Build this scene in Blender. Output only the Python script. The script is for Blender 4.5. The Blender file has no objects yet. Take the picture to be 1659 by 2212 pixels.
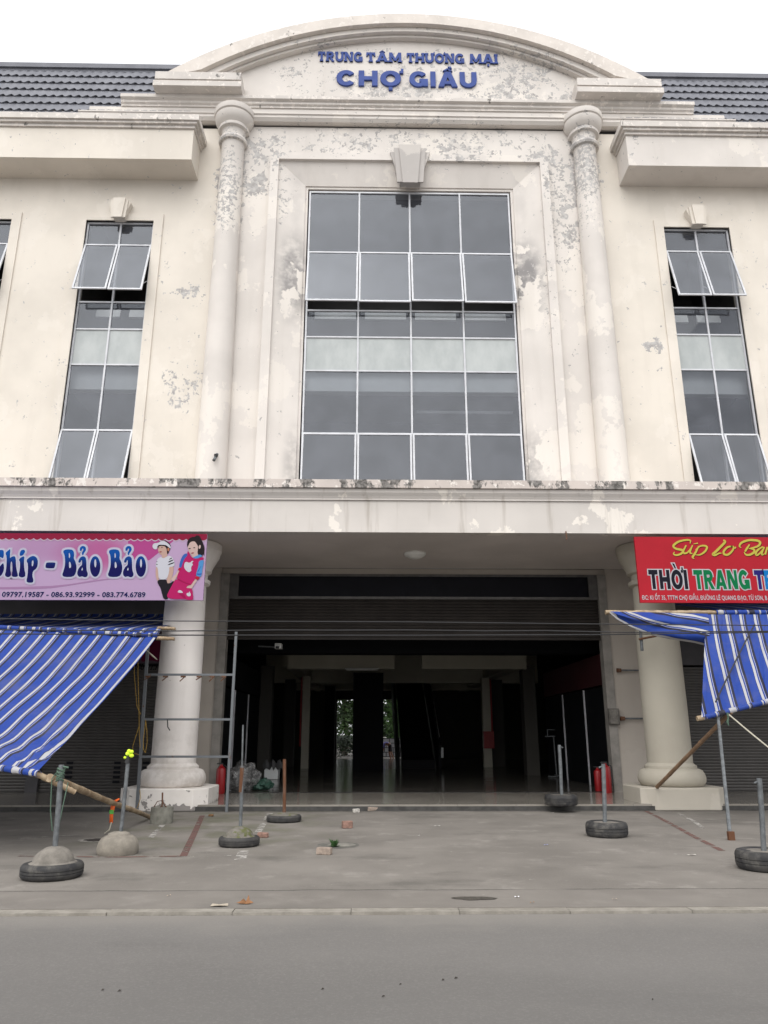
import bpy, bmesh, math, random
from math import sin, cos, pi, radians, atan2, sqrt, hypot
from mathutils import Vector, noise as mnoise
random.seed(11)
SC = bpy.context.scene
COL = SC.collection

# ------------------------------------------------------------------ camera
F, TH, PSI, HC = 1635.0, radians(16.33), radians(1.05), 1.5     # focal length in photo units, pitch, yaw, eye height
cam = bpy.data.cameras.new('camera'); co = bpy.data.objects.new('camera', cam); COL.objects.link(co)
co.location = (0, 0, HC); co.rotation_euler = (radians(90) + TH, 0, -PSI)
cam.sensor_fit = 'HORIZONTAL'; cam.sensor_width = 36; cam.lens = F / 1659 * 36
cam.clip_start = 0.05; cam.clip_end = 3000
SC.camera = co

# ------------------------------------------------------------------ sky, sun, exposure (bright overcast)
SUN_EL, SUN_ROT = radians(50), radians(194)
w = bpy.data.worlds.new('World'); SC.world = w; w.use_nodes = True
nt = w.node_tree; bg = nt.nodes['Background']
sky = nt.nodes.new('ShaderNodeTexSky'); sky.sky_type = 'NISHITA'; sky.sun_disc = False
sky.sun_elevation = SUN_EL; sky.sun_rotation = SUN_ROT; sky.dust_density = 6; sky.air_density = 1.2; sky.ozone_density = 1
hs = nt.nodes.new('ShaderNodeHueSaturation'); hs.inputs['Saturation'].default_value = 0.10; hs.inputs['Value'].default_value = 1.0
nt.links.new(sky.outputs[0], hs.inputs['Color']); 
ov = nt.nodes.new('ShaderNodeMix'); ov.data_type = 'RGBA'; ov.inputs[0].default_value = 0.6       # an even cloud layer over the clear sky
nt.links.new(hs.outputs[0], ov.inputs[6]); ov.inputs[7].default_value = (9.2, 9.3, 9.6, 1)
nt.links.new(ov.outputs[2], bg.inputs['Color']); bg.inputs['Strength'].default_value = 0.13
sl = bpy.data.lights.new('sun', 'SUN'); sl.energy = 0.95; sl.angle = radians(75); sl.color = (1, .96, .9)
so = bpy.data.objects.new('sun', sl); COL.objects.link(so)
so.rotation_euler = (radians(40), 0, radians(-14))
SC.view_settings.view_transform = 'Standard'; SC.view_settings.look = 'None'
SC.view_settings.gamma = 1; SC.view_settings.use_curve_mapping = False
SC.view_settings.exposure = 0.56
SC.cycles.max_bounces = 10; SC.cycles.diffuse_bounces = 6; SC.cycles.transparent_max_bounces = 16

# ------------------------------------------------------------------ helpers
_fw = (sin(PSI) * cos(TH), cos(PSI) * cos(TH), sin(TH)); _rt = (cos(PSI), -sin(PSI), 0)
_up = tuple(Vector(_rt).cross(Vector(_fw)))
def ray(px, py): return [_fw[i] + _rt[i] * (px - 829.5) / F + _up[i] * (1106 - py) / F for i in range(3)]
def at(px, py, Y):                      # photo point -> world point on the plane y = Y
    r = ray(px, py); k = Y / r[1]; return Vector((r[0] * k, Y, HC + r[2] * k))
def gr(px, py, z=0.0):                  # photo point -> world point on the ground
    r = ray(px, py); k = (z - HC) / r[2]; return Vector((r[0] * k, r[1] * k, z))
def lerp(a, b, t): return a + (b - a) * t
def R(a, b): return random.uniform(a, b)

ORG = {}
class MB:
    def __init__(s): s.v = []; s.f = []; s.sm = []; s.uv = {}
    def add(s, vs, fs, sm=False):
        n = len(s.v); s.v += [tuple(p) for p in vs]
        s.f += [tuple(i + n for i in f) for f in fs]; s.sm += [sm] * len(fs); return n
    def box(s, x0, x1, y0, y1, z0, z1):
        s.add([(x0,y0,z0),(x1,y0,z0),(x1,y1,z0),(x0,y1,z0),(x0,y0,z1),(x1,y0,z1),(x1,y1,z1),(x0,y1,z1)],
              [(0,3,2,1),(4,5,6,7),(0,1,5,4),(1,2,6,5),(2,3,7,6),(3,0,4,7)]); return s
    def prism_y(s, poly, y0, y1):
        n = len(poly)
        s.add([(x,y0,z) for x,z in poly] + [(x,y1,z) for x,z in poly],
              [tuple(range(n)), tuple(range(2*n-1, n-1, -1))] + [(i, (i+1)%n, n+(i+1)%n, n+i) for i in range(n)]); return s
    def prism_z(s, poly, z0, z1):
        n = len(poly)
        s.add([(x,y,z0) for x,y in poly] + [(x,y,z1) for x,y in poly],
              [tuple(range(n)), tuple(range(2*n-1, n-1, -1))] + [(i, (i+1)%n, n+(i+1)%n, n+i) for i in range(n)]); return s
    def prism_x(s, poly, x0, x1):
        n = len(poly)
        s.add([(x0,y,z) for y,z in poly] + [(x1,y,z) for y,z in poly],
              [tuple(range(n)), tuple(range(2*n-1, n-1, -1))] + [(i, (i+1)%n, n+(i+1)%n, n+i) for i in range(n)]); return s
    def lathe(s, prof, cx, cy, n=40, z0=0.0, wob=0.0):
        vs = []; fs = []
        for k, (r, z) in enumerate(prof):
            for i in range(n):
                a = 2*pi*i/n; rr = r * (1 + (wob * mnoise.noise((cos(a)*1.5, sin(a)*1.5, z*3 + cx)) if wob else 0))
                vs.append((cx + rr*cos(a), cy + rr*sin(a), z0 + z + (wob*.3*r*mnoise.noise((cos(a)*2, sin(a)*2, k + cy)) if wob else 0)))
        for k in range(len(prof)-1):
            for i in range(n):
                j = (i+1) % n; fs.append((k*n+i, k*n+j, (k+1)*n+j, (k+1)*n+i))
        fs.append(tuple(range(n-1, -1, -1))); fs.append(tuple((len(prof)-1)*n + i for i in range(n)))
        s.add(vs, fs, True); return s
    def tube(s, pts, r, n=8):
        pts = [Vector(p) for p in pts]; vs = []; fs = []; m = len(pts)
        ref = None
        for k, p in enumerate(pts):
            t = (pts[min(k+1, m-1)] - pts[max(k-1, 0)]).normalized()
            if ref is None: ref = t.orthogonal().normalized()
            ref = (ref - t * ref.dot(t)).normalized(); b = t.cross(ref)
            rr = r[k] if isinstance(r, (list, tuple)) else r
            for i in range(n):
                a = 2*pi*i/n; vs.append(p + ref*cos(a)*rr + b*sin(a)*rr)
        for k in range(m-1):
            for i in range(n):
                j = (i+1) % n; fs.append((k*n+i, k*n+j, (k+1)*n+j, (k+1)*n+i))
        fs.append(tuple(range(n-1, -1, -1))); fs.append(tuple((m-1)*n + i for i in range(n)))
        s.add(vs, fs, True); return s
    def grid(s, rows, uvs=None, sm=True):
        nr, nc = len(rows), len(rows[0]); vs = [p for r in rows for p in r]
        fs = [(k*nc+i, k*nc+i+1, (k+1)*nc+i+1, (k+1)*nc+i) for k in range(nr-1) for i in range(nc-1)]
        n = s.add(vs, fs, sm)
        if uvs:
            for k in range(nr):
                for i in range(nc): s.uv[n + k*nc + i] = uvs[k][i]
        return s
    def build(s, name, mat, parent=None, ang=38, fix=True, loc=None):
        me = bpy.data.meshes.new(name)
        o = bpy.data.objects.new(name, me); COL.objects.link(o)
        if parent is not None:
            org = ORG[parent.name]; o.parent = parent; ORG[o.name] = org
        else:
            org = Vector(loc) if loc is not None else Vector((0,0,0)); o.location = org; ORG[o.name] = org
        me.from_pydata([(x-org[0], y-org[1], z-org[2]) for x, y, z in s.v], [], s.f)
        if s.uv:
            ul = me.uv_layers.new(name='UVMap')
            for l in me.loops:
                if l.vertex_index in s.uv: ul.data[l.index].uv = s.uv[l.vertex_index]
        for p, f in zip(me.polygons, s.sm): p.use_smooth = f
        if fix:
            bm = bmesh.new(); bm.from_mesh(me); bmesh.ops.recalc_face_normals(bm, faces=bm.faces); bm.to_mesh(me); bm.free()
        if any(s.sm): me.set_sharp_from_angle(angle=radians(ang))
        me.materials.append(mat); return o
def bevel(o, wd, seg=2):
    m = o.modifiers.new('bevel', 'BEVEL'); m.width = wd; m.segments = seg; m.limit_method = 'ANGLE'; return o
def tag(o, label, cat, group=None):
    o['label'] = label; o['category'] = cat
    if group: o['group'] = group
    return o
def thing(name, loc, label, cat, group=None):
    o = bpy.data.objects.new(name, None); COL.objects.link(o); o.location = loc; ORG[o.name] = Vector(loc)
    o.empty_display_size = .2
    return tag(o, label, cat, group)
def struct(o): o['kind'] = 'structure'; return o

# ------------------------------------------------------------------ materials
class NT:
    def __init__(s, name):
        s.m = bpy.data.materials.new(name); s.m.use_nodes = True; s.t = s.m.node_tree
        s.b = s.t.nodes['Principled BSDF']; s._p = None
    def n(s, ty, **k):
        x = s.t.nodes.new(ty)
        for a, b in k.items(): setattr(x, a, b)
        return x
    def l(s, a, b): s.t.links.new(a, b)
    def put(s, sock, v):
        if hasattr(v, 'links') or isinstance(v, bpy.types.NodeSocket): s.l(v, sock)
        else:
            if isinstance(v, tuple) and len(v) == 3 and sock.type == 'RGBA': v = v + (1,)
            sock.default_value = v
    def pos(s):
        if s._p is None: s._p = s.n('ShaderNodeNewGeometry').outputs['Position']
        return s._p
    def noise(s, scale, detail=5, rough=.55, vec=None, stretch=None, dist=0):
        vec = vec or s.pos()
        if stretch:
            vm = s.n('ShaderNodeVectorMath', operation='MULTIPLY'); s.l(vec, vm.inputs[0]); vm.inputs[1].default_value = stretch; vec = vm.outputs[0]
        x = s.n('ShaderNodeTexNoise'); s.l(vec, x.inputs['Vector'])
        x.inputs['Scale'].default_value = scale; x.inputs['Detail'].default_value = detail; x.inputs['Roughness'].default_value = rough; x.inputs['Distortion'].default_value = dist
        return x.outputs['Fac']
    def math(s, op, a, b=0.0, c=None, clamp=False):
        x = s.n('ShaderNodeMath', operation=op); x.use_clamp = clamp; s.put(x.inputs[0], a); s.put(x.inputs[1], b)
        if c is not None: s.put(x.inputs[2], c)
        return x.outputs[0]
    def step(s, v, a, b, lo=0., hi=1.):
        x = s.n('ShaderNodeMapRange'); x.interpolation_type = 'SMOOTHSTEP'
        s.put(x.inputs[0], v); x.inputs[1].default_value = a; x.inputs[2].default_value = b; x.inputs[3].default_value = lo; x.inputs[4].default_value = hi
        return x.outputs[0]
    def mix(s, f, a, b, blend='MIX'):
        x = s.n('ShaderNodeMix', data_type='RGBA', blend_type=blend); s.put(x.inputs[0], f); s.put(x.inputs[6], a); s.put(x.inputs[7], b)
        return x.outputs[2]
    def blob(s, cx, cz, rx, rz, st):
        v = s.n('ShaderNodeVectorMath', operation='SUBTRACT'); s.l(s.pos(), v.inputs[0]); v.inputs[1].default_value = (cx, 0, cz)
        q = s.n('ShaderNodeVectorMath', operation='MULTIPLY'); s.l(v.outputs[0], q.inputs[0]); q.inputs[1].default_value = (1/rx, 0, 1/rz)
        g = s.n('ShaderNodeVectorMath', operation='LENGTH'); s.l(q.outputs[0], g.inputs[0])
        return s.step(g.outputs['Value'], .25, 1.0, st, 0.)
    def bump(s, h, strength=.3, dist=.02):
        x = s.n('ShaderNodeBump'); s.put(x.inputs['Height'], h); x.inputs['Strength'].default_value = strength; x.inputs['Distance'].default_value = dist
        s.l(x.outputs[0], s.b.inputs['Normal'])
    def done(s, col, rough=.7, metal=0., spec=.5):
        s.put(s.b.inputs['Base Color'], col); s.put(s.b.inputs['Roughness'], rough); s.b.inputs['Metallic'].default_value = metal
        s.b.inputs['Specular IOR Level'].default_value = spec; return s.m

def sc(c, k): return tuple(min(1, x*k) for x in c)
def plain(name, col, rough=.6, var=.18, scale=6, metal=0., spec=.5, bump=0., bscale=60, vec_obj=False):
    t = NT(name)
    a = t.noise(scale, 6, .6); c = t.mix(t.step(a, .3, .7), sc(col, 1-var), sc(col, 1+var))
    if bump: t.bump(t.noise(bscale, 4, .6), bump, .01)
    return t.done(c, rough, metal, spec)

def pblob(px, py, rx, ry, st, Y=19.6):
    p = at(px, py, Y); k = (Y*.96 + (p.z-HC)*.28)/F; return (p.x, p.z, rx*k*1.45, ry*k*1.8, st*1.32)
PEEL = [pblob(*b) for b in [(565,325,60,50,.13),(552,395,42,28,.17),(700,318,60,22,.10),(770,300,80,26,.12),(800,185,60,38,.11),(730,205,60,30,.08),
    (900,195,60,40,.12),(1130,150,120,50,.12),(1110,195,70,30,.15),(1240,205,60,22,.12),(495,420,34,110,.20),(500,325,28,40,.12),(1262,380,40,90,.22),(1262,470,34,60,.14),
    (1000,325,110,34,.11),(1180,335,60,34,.14),(1210,450,36,130,.12),(1190,390,22,100,.12),(615,420,24,60,.07),(1050,210,60,30,.10),
    (392,840,56,60,.09),(408,625,40,16,.11),(355,600,14,40,.06),(1415,742,26,16,.15),(1405,318,60,18,.13),(1345,310,18,60,.1),(600,360,16,60,.08),
    (1300,760,10,60,.09),(640,150,60,30,.09),(890,165,280,70,.075),(900,300,340,42,.085),(1185,620,20,120,.06),(690,440,20,30,.06),(760,110,160,20,.07),(960,70,200,16,.06),(1200,120,100,40,.06),(1120,840,14,60,.04),(680,600,20,20,.1)]]
SOOT = [pblob(*b) for b in [(632,590,34,80,.55),(1140,600,36,80,.6),(632,1000,24,70,.3),(1150,1000,40,60,.38),(430,590,30,30,.10),(640,420,16,60,.12),(1125,420,14,60,.12)]]
CREAM, PINK = (.635,.588,.522), (.612,.575,.538)
def plaster(name, col, peel=True, soot=False, thr=.665, pscale=4.6, light=.5, streak=.10, bump=.12, low=None, sscale=2.2):
    t = NT(name)
    big = t.noise(.55, 4, .55)
    c = t.mix(t.step(big, .32, .68), sc(col, .93), sc(col, 1.05))
    flake = t.noise(.75, 9, .62, stretch=(1,1,.8))                           # old coat flaked off, paler coat below
    c = t.mix(t.math('MULTIPLY', t.step(flake, .565, .58), light), c, (.72,.675,.615))
    st = t.noise(sscale, 5, .6, stretch=(1.0, 1.0, .07))
    c = t.mix(t.math('MULTIPLY', t.step(st, .52, .72), streak), c, (.30,.26,.22))
    if soot:
        acc = None
        for b in SOOT:
            q = t.blob(*b); acc = q if acc is None else t.math('ADD', acc, q)
        acc = t.math('MULTIPLY', acc, t.step(t.noise(2.5, 6, .6), .28, .62), clamp=True)
        acc = t.math('MULTIPLY', acc, t.step(flake, .58, .56))
        c = t.mix(acc, c, (.16,.155,.16))
    if low:
        z = t.n('ShaderNodeSeparateXYZ'); t.l(t.pos(), z.inputs[0]); gm = t.math('MULTIPLY', t.step(z.outputs[2], .5, 2.4, 1, 0), t.step(t.noise(3, 7, .65), .40, .62, .1, low))
        c = t.mix(gm, c, (.33,.29,.24)); c = t.mix(t.step(t.noise(5.5, 8, .65), .675, .69, 0, .55), c, (.36,.33,.30))
    h = flake
    if peel:
        acc = None
        for b in PEEL:
            q = t.blob(*b); acc = q if acc is None else t.math('MAXIMUM', acc, q)
        pn = t.noise(pscale, 10, .68, dist=.25)
        pv = t.math('ADD', t.math('ADD', pn, acc), t.math('MULTIPLY', t.math('SUBTRACT', t.noise(15, 3, .6), .5), .42))
        mask = t.step(pv, thr, thr+.008)
        rim = t.step(pv, thr-.022, thr-.006)
        grey = t.mix(t.step(t.noise(7, 6, .6), .35, .65), (.33,.316,.306), (.475,.46,.446))
        c = t.mix(t.math('MULTIPLY', rim, .55), c, (.82,.77,.70))
        c = t.mix(mask, c, grey); h = t.math('MULTIPLY', mask, -1.0)
        t.bump(t.math('ADD', h, t.math('MULTIPLY', t.noise(40, 4, .6), .25)), .45, .012)
    else: t.bump(t.noise(40, 4, .6), bump, .01)
    return t.done(c, .85, 0, .25)
M = {}
M['wall'] = plaster('wall_paint', CREAM, soot=False, streak=.06, light=.25)
M['bay'] = plaster('bay_paint', PINK, soot=True)
M['column'] = plaster('column_paint', sc(PINK, 1.0), soot=False, light=.6, pscale=8.0, thr=.755)
M['smooth'] = plaster('soffit_paint', (.58,.53,.50), peel=False, light=.1, streak=.0)
M['fascia'] = plaster('fascia_paint', sc(PINK,.93), peel=False, light=.95, streak=.55, sscale=4.5)
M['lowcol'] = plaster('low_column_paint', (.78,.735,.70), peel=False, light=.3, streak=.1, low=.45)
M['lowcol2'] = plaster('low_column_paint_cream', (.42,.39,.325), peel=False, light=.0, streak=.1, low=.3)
def mould(name, amt, col=PINK):
    t = NT(name); a = t.noise(3.2, 9, .7, stretch=(1, 1, .55)); b = t.noise(.9, 3, .5)
    c = t.mix(t.step(t.noise(1.2, 5), .3, .7), sc(col, .85), sc(col, 1.0))
    c = t.mix(t.step(t.math('ADD', t.noise(5, 8, .65), t.math('MULTIPLY', b, .2)), .66, .68), c, (.68,.635,.59))
    k = t.step(t.math('ADD', a, t.math('MULTIPLY', b, .45)), amt, amt+.035)
    c = t.mix(t.math('MULTIPLY', k, .9), c, t.mix(t.step(t.noise(14, 6), .35, .6), (.035,.035,.033), (.20,.19,.18)))
    t.bump(a, .5, .02); return t.done(c, .9, 0, .2)
M['mould_ledge'] = mould('mouldy_plaster', .735, (.56,.50,.46))
M['mould_top'] = mould('weathered_top_plaster', .865)
M['arch'] = mould('arch_plaster', .87, (.66,.61,.56))
M['pedestal'] = None
def pedestal_mat():
    t = NT('pedestal_plaster'); z = t.n('ShaderNodeSeparateXYZ'); t.l(t.pos(), z.inputs[0])
    pv = t.math('ADD', t.noise(4.5, 8, .6), t.step(z.outputs[2], 0, .34, .14, -.06))
    c = t.mix(t.step(t.noise(2, 5), .3, .7), (.68,.64,.59), (.78,.735,.69))
    c = t.mix(t.step(pv, .60, .612), c, (.27,.25,.235)); t.bump(t.math('MULTIPLY', t.step(pv, .60, .612), -1.), .6, .015)
    return t.done(c, .85, 0, .3)
M['pedestal'] = pedestal_mat()
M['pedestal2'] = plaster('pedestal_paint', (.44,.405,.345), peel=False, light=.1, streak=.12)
M['alu'] = plain('window_aluminium', (.50,.51,.535), .45, .1, 3, metal=.0, spec=.6)
M['alu_dull'] = plain('dull_aluminium', (.42,.42,.44), .5, .15, 3, metal=.0)
def glass_mat():
    t = NT('tinted_window_glass'); N = t.t.nodes
    tr = t.n('ShaderNodeBsdfTransparent'); tr.inputs[0].default_value = (.66,.68,.70,1)
    gl = t.n('ShaderNodeBsdfGlossy'); gl.inputs['Roughness'].default_value = 0; gl.inputs['Color'].default_value = (.88,.93,1.0,1)
    fr = t.n('ShaderNodeFresnel'); fr.inputs[0].default_value = 1.57
    df = t.n('ShaderNodeBsdfDiffuse'); df.inputs[0].default_value = (.34,.36,.42,1)          # thin film of dust
    dm = t.n('ShaderNodeMixShader'); t.put(dm.inputs[0], t.step(t.noise(1.4, 5, .6), .3, .75, .10, .17)); t.l(tr.outputs[0], dm.inputs[1]); t.l(df.outputs[0], dm.inputs[2])
    mx = t.n('ShaderNodeMixShader'); t.l(fr.outputs[0], mx.inputs[0]); t.l(dm.outputs[0], mx.inputs[1]); t.l(gl.outputs[0], mx.inputs[2])
    t.l(mx.outputs[0], N['Material Output'].inputs[0]); return t.m
M['glass'] = glass_mat()
def spandrel():
    t = NT('whitewashed_pane'); c = t.mix(t.step(t.noise(1.6, 6, .6, stretch=(1,1,.5)), .3, .7), (.33,.355,.355), (.43,.455,.45))
    c = t.mix(t.step(t.noise(9, 5, .7, stretch=(1,1,.2)), .66, .7, 0, .4), c, (.27,.30,.30)); return t.done(c, .45, 0, .3)
M['spandrel'] = spandrel()
M['white_beam'] = plain('white_room_paint', (.78,.80,.79), .7, .04, 2)
M['room'] = plain('room_grey', (.16,.155,.15), .8, .1, 1)
M['lamp_white'] = plain('enamel_white', (.75,.75,.72), .4, .05, 3)
M['letters'] = plain('blue_letter_metal', (.055,.085,.26), .6, .08, 4, spec=.12)
M['letter_side'] = M['letters']
def roof_mat():
    t = NT('grey_metal_tile'); c = t.mix(t.step(t.noise(1.5, 6, .6), .3, .7), (.130,.134,.155), (.172,.177,.20))
    c = t.mix(t.step(t.noise(12, 4, .7), .68, .74, 0, .5), c, (.2,.2,.19)); return t.done(c, .6, 0, .3)
M['roof'] = roof_mat()
M['shutter'] = plain('brown_grey_shutter', (.026,.0215,.019), .6, .2, 2, spec=.25)
M['shutter_side'] = plain('grey_shutter', (.062,.057,.053), .55, .12, 2)
M['dark_box'] = plain('dark_box_paint', (.006,.0065,.010), .6, .2, 2, spec=.15)
M['steel_rail'] = plain('dull_steel', (.10,.096,.092), .5, .2, 5, metal=.2)
M['galv'] = plain('galvanised_steel', (.115,.124,.13), .5, .3, 14, metal=.2)
def rusty(name, base, amt=.55):
    t = NT(name); c = t.mix(t.step(t.noise(9, 6, .65, stretch=(1,1,.4)), amt, amt+.06), base, (.11,.045,.02)); t.bump(t.noise(60, 4), .3, .005); return t.done(c, .7, .1, .4)
M['rack'] = rusty('painted_rack_steel', (.135,.145,.155), .63)
M['rust'] = rusty('rusty_steel', (.13,.07,.045), .45)
M['concrete'] = plain('rough_concrete', (.165,.15,.13), .9, .25, 9, bump=.7, bscale=45)
M['concrete_pale'] = plain('pale_concrete', (.215,.193,.16), .9, .2, 7, bump=.5, bscale=30)
M['concrete_dark'] = plain('dark_concrete', (.17,.165,.14), .9, .25, 9, bump=.8, bscale=40)
def mossy():
    t = NT('mossy_concrete'); c = t.mix(t.step(t.noise(8, 6, .6), .3, .7), (.12,.112,.095), (.185,.17,.148))
    c = t.mix(t.step(t.noise(7, 7, .7), .50, .58), c, (.105,.11,.05)); t.bump(t.noise(35, 5), .8, .02); return t.done(c, .95, 0, .2)
M['mossy'] = mossy()
def rubber():
    t = NT('tyre_rubber'); c = t.mix(t.step(t.noise(6, 6, .6), .35, .75), (.022,.022,.024), (.060,.057,.053)); c = t.mix(t.step(t.noise(4, 7, .7), .52, .66, 0, .55), c, (.13,.122,.108)); t.bump(t.noise(70, 3), .25, .005); return t.done(c, .75, 0, .35)
M['rubber'] = rubber()
def bamboo():
    t = NT('dry_bamboo'); c = t.mix(t.step(t.noise(5, 6, .65), .35, .7), (.21,.145,.085), (.42,.33,.22)); return t.done(c, .55, 0, .4)
M['bamboo'] = bamboo()
M['bamboo_dark'] = plain('brown_bamboo', (.20,.125,.075), .55, .25, 6)
M['redpaint'] = plain('extinguisher_red', (.25,.008,.011), .35, .1, 4)
M['black'] = plain('black_plastic', (.015,.015,.016), .5, .2, 5)
M['cable'] = plain('cable_black', (.02,.02,.022), .6, .1, 5)
M['rope_green'] = plain('green_rope', (.07,.12,.085), .8, .1, 9)
M['rope_yellow'] = plain('yellow_cord', (.36,.22,.04), .8, .1, 9)
M['rope_pale'] = plain('pale_rope', (.45,.42,.34), .8, .1, 9)
M['orange'] = plain('orange_strap', (.85,.14,.02), .6, .08, 9)
M['neon'] = plain('neon_tape', (.62,.85,.03), .6, .08, 9)
M['brick'] = plain('old_brick', (.23,.135,.105), .9, .3, 14, bump=.6)
M['brick_pale'] = plain('dusty_brick', (.27,.215,.175), .9, .25, 14, bump=.6)
M['stone'] = plain('rubble_stone', (.38,.36,.33), .9, .35, 25, bump=.6)
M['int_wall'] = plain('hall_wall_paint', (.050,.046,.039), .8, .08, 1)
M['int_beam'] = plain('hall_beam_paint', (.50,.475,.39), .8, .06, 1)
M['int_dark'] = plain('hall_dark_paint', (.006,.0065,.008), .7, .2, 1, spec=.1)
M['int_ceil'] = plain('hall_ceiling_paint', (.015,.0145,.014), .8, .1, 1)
M['esc'] = plain('escalator_black', (.006,.006,.008), .6, .2, 2, spec=.15)
M['red_pipe'] = plain('red_pipe_paint', (.30,.02,.02), .5, .1, 2)

# ------------------------------------------------------------------ ground
def asphalt():
    t = NT('asphalt'); a = t.noise(.5, 5, .6, stretch=(.35, 1, 1)); c = t.mix(t.step(a, .3, .7), (.128,.121,.113), (.150,.142,.133))
    c = t.mix(t.step(t.noise(55, 3, .75), .45, .75, 0, .5), c, (.22,.21,.195))
    c = t.mix(t.step(t.noise(38, 3, .8), .67, .73, 0, .7), c, (.045,.043,.042))
    c = t.mix(t.step(t.noise(1.1, 6, .65), .58, .75, 0, .18), c, (.20,.185,.165))
    xyz = t.n('ShaderNodeSeparateXYZ'); t.l(t.pos(), xyz.inputs[0]); yy = t.math('ADD', xyz.outputs[1], t.math('MULTIPLY', t.noise(1.2, 6, .65), 1.0))
    c = t.mix(t.math('MULTIPLY', t.step(yy, 7.1, 7.95), .7), c, (.205,.19,.17))
    c = t.mix(t.math('MULTIPLY', t.math('MULTIPLY', t.step(yy, 4.6, 5.3), t.step(yy, 6.6, 5.8)), .25), c, (.085,.082,.078))
    c = t.mix(t.step(t.noise(.35, 5, .6, stretch=(.5,1.6,1)), .56, .62, 0, .16), c, (.09,.087,.083))
    t.bump(t.noise(70, 3, .7), .35, .006); return t.done(c, .85, 0, .35)
M['asphalt'] = asphalt()
def pavement():
    t = NT('worn_pavement'); xyz = t.n('ShaderNodeSeparateXYZ'); t.l(t.pos(), xyz.inputs[0]); y = xyz.outputs[1]
    a = t.noise(.7, 6, .6); c = t.mix(t.step(a, .3, .7), (.146,.133,.118), (.20,.183,.163))
    c = t.mix(t.step(t.noise(1.7, 8, .68), .53, .70, 0, .6), c, (.27,.25,.225))
    c = t.mix(t.step(t.noise(.9, 7, .62, stretch=(.6,1,1)), .54, .68, 0, .55), c, (.085,.08,.070))
    c = t.mix(t.step(t.noise(6, 6, .7), .67, .70, 0, .7), c, (.36,.34,.31))
    c = t.mix(t.step(t.noise(30, 3, .7), .68, .74, 0, .5), c, (.05,.048,.042))
    c = t.mix(t.step(t.noise(42, 3, .75), .5, .75, 0, .35), c, (.26,.245,.22))
    mossz = t.math('MULTIPLY', t.blob(-2.6, 0, 2.6, 30, 1.), t.step(y, 10.0, 12.5)); mossz = t.math('MULTIPLY', mossz, t.step(t.noise(1.3, 6, .6), .42, .62, 0, .55))
    c = t.mix(mossz, c, (.098,.100,.060))
    yw = t.math('ADD', y, t.math('MULTIPLY', t.math('SUBTRACT', t.noise(1.4, 7, .7), .5), .14))
    d = t.math('ABSOLUTE', t.math('SUBTRACT', yw, 8.33)); k = t.math('MULTIPLY', t.step(d, .006, .022, 1, 0), t.step(t.noise(.8, 4), .36, .5, .25, 1.))
    c = t.mix(k, c, (.040,.037,.033))
    low = t.step(yw, 8.30, 8.36, 1., 0.); c = t.mix(t.math('MULTIPLY', low, .5), c, t.mix(t.step(t.noise(2, 6), .3, .7), (.155,.140,.125), (.20,.183,.163)))
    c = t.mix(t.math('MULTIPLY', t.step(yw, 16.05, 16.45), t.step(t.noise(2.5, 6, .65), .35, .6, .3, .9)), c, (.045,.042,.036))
    t.bump(t.math('ADD', t.noise(45, 4, .7), t.math('MULTIPLY', k, -1.5)), .35, .008); return t.done(c, .88, 0, .3)
M['pave'] = pavement()
M['earth'] = plain('bare_ground', (.14,.13,.115), .95, .2, .3)
def kerb():
    t = NT('kerb_concrete'); c = t.mix(t.step(t.noise(5, 6, .65), .3, .7), (.19,.175,.15), (.29,.27,.235)); c = t.mix(t.step(t.noise(2, 6, .6), .60, .70, 0, .6), c, (.15,.14,.12)); t.bump(t.noise(50,4), .4, .006); return t.done(c, .9, 0, .2)
M['kerb'] = kerb()
MBg = MB(); MBg.add([(-400,-120,-.06),(400,-120,-.06),(400,900,-.06),(-400,900,-.06)], [(0,1,2,3)]); struct(MBg.build('ground', M['earth']))
g = MB(); g.add([(-60,-14,-.028),(60,-14,-.028),(60,7.385,-.028),(-60,7.385,-.028)], [(0,1,2,3)]); struct(g.build('road', M['asphalt']))
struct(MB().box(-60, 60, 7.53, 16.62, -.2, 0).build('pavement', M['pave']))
k = MB(); x = -14.0
while x < 14:
    L = R(.9, 1.1); k.box(x, x+L-.006, 7.385+R(-.008,.008), 7.528, -.2, -.004 + R(-.003,.003)); x += L
struct(k.build('kerb', M['kerb']))
def worn(name, col, amt):
    t = NT(name); tr = t.n('ShaderNodeBsdfTransparent'); mx = t.n('ShaderNodeMixShader')
    t.done(col, .85, 0, .2); t.put(mx.inputs[0], t.math('MULTIPLY', t.step(t.noise(5, 8, .7), amt, amt+.12), .8)); t.l(tr.outputs[0], mx.inputs[1]); t.l(t.b.outputs[0], mx.inputs[2])
    t.l(mx.outputs[0], t.t.nodes['Material Output'].inputs[0]); return t.m
M['mark_red'] = worn('worn_red_paint', (.15,.085,.075), .36); M['mark_white'] = worn('worn_white_paint', (.42,.40,.37), .44)
M['mark_red2'] = worn('faded_red_paint', (.165,.09,.078), .42)
def stripe(pts, wd, mat, z=.004):
    mb = MB(); L = []; Rr = []
    P = [gr(*p) for p in pts]
    for i, p in enumerate(P):
        t = (P[min(i+1, len(P)-1)] - P[max(i-1, 0)]).normalized(); n = Vector((-t.y, t.x, 0)) * wd/2
        L.append((p.x+n.x, p.y+n.y, z)); Rr.append((p.x-n.x, p.y-n.y, z))
    mb.grid([L, Rr], sm=False); o = mb.build('pavement_marking', mat); return struct(o)
stripe([(437,1762),(420,1800),(396,1850)], .095, M['mark_red'])
stripe([(392,1850),(250,1852),(40,1850)], .07, M['mark_red2'], .005)
stripe([(583,1757),(572,1775),(556,1800)], .11, M['mark_white'])
stripe([(527,1838),(518,1858)], .14, M['mark_white'])
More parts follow.
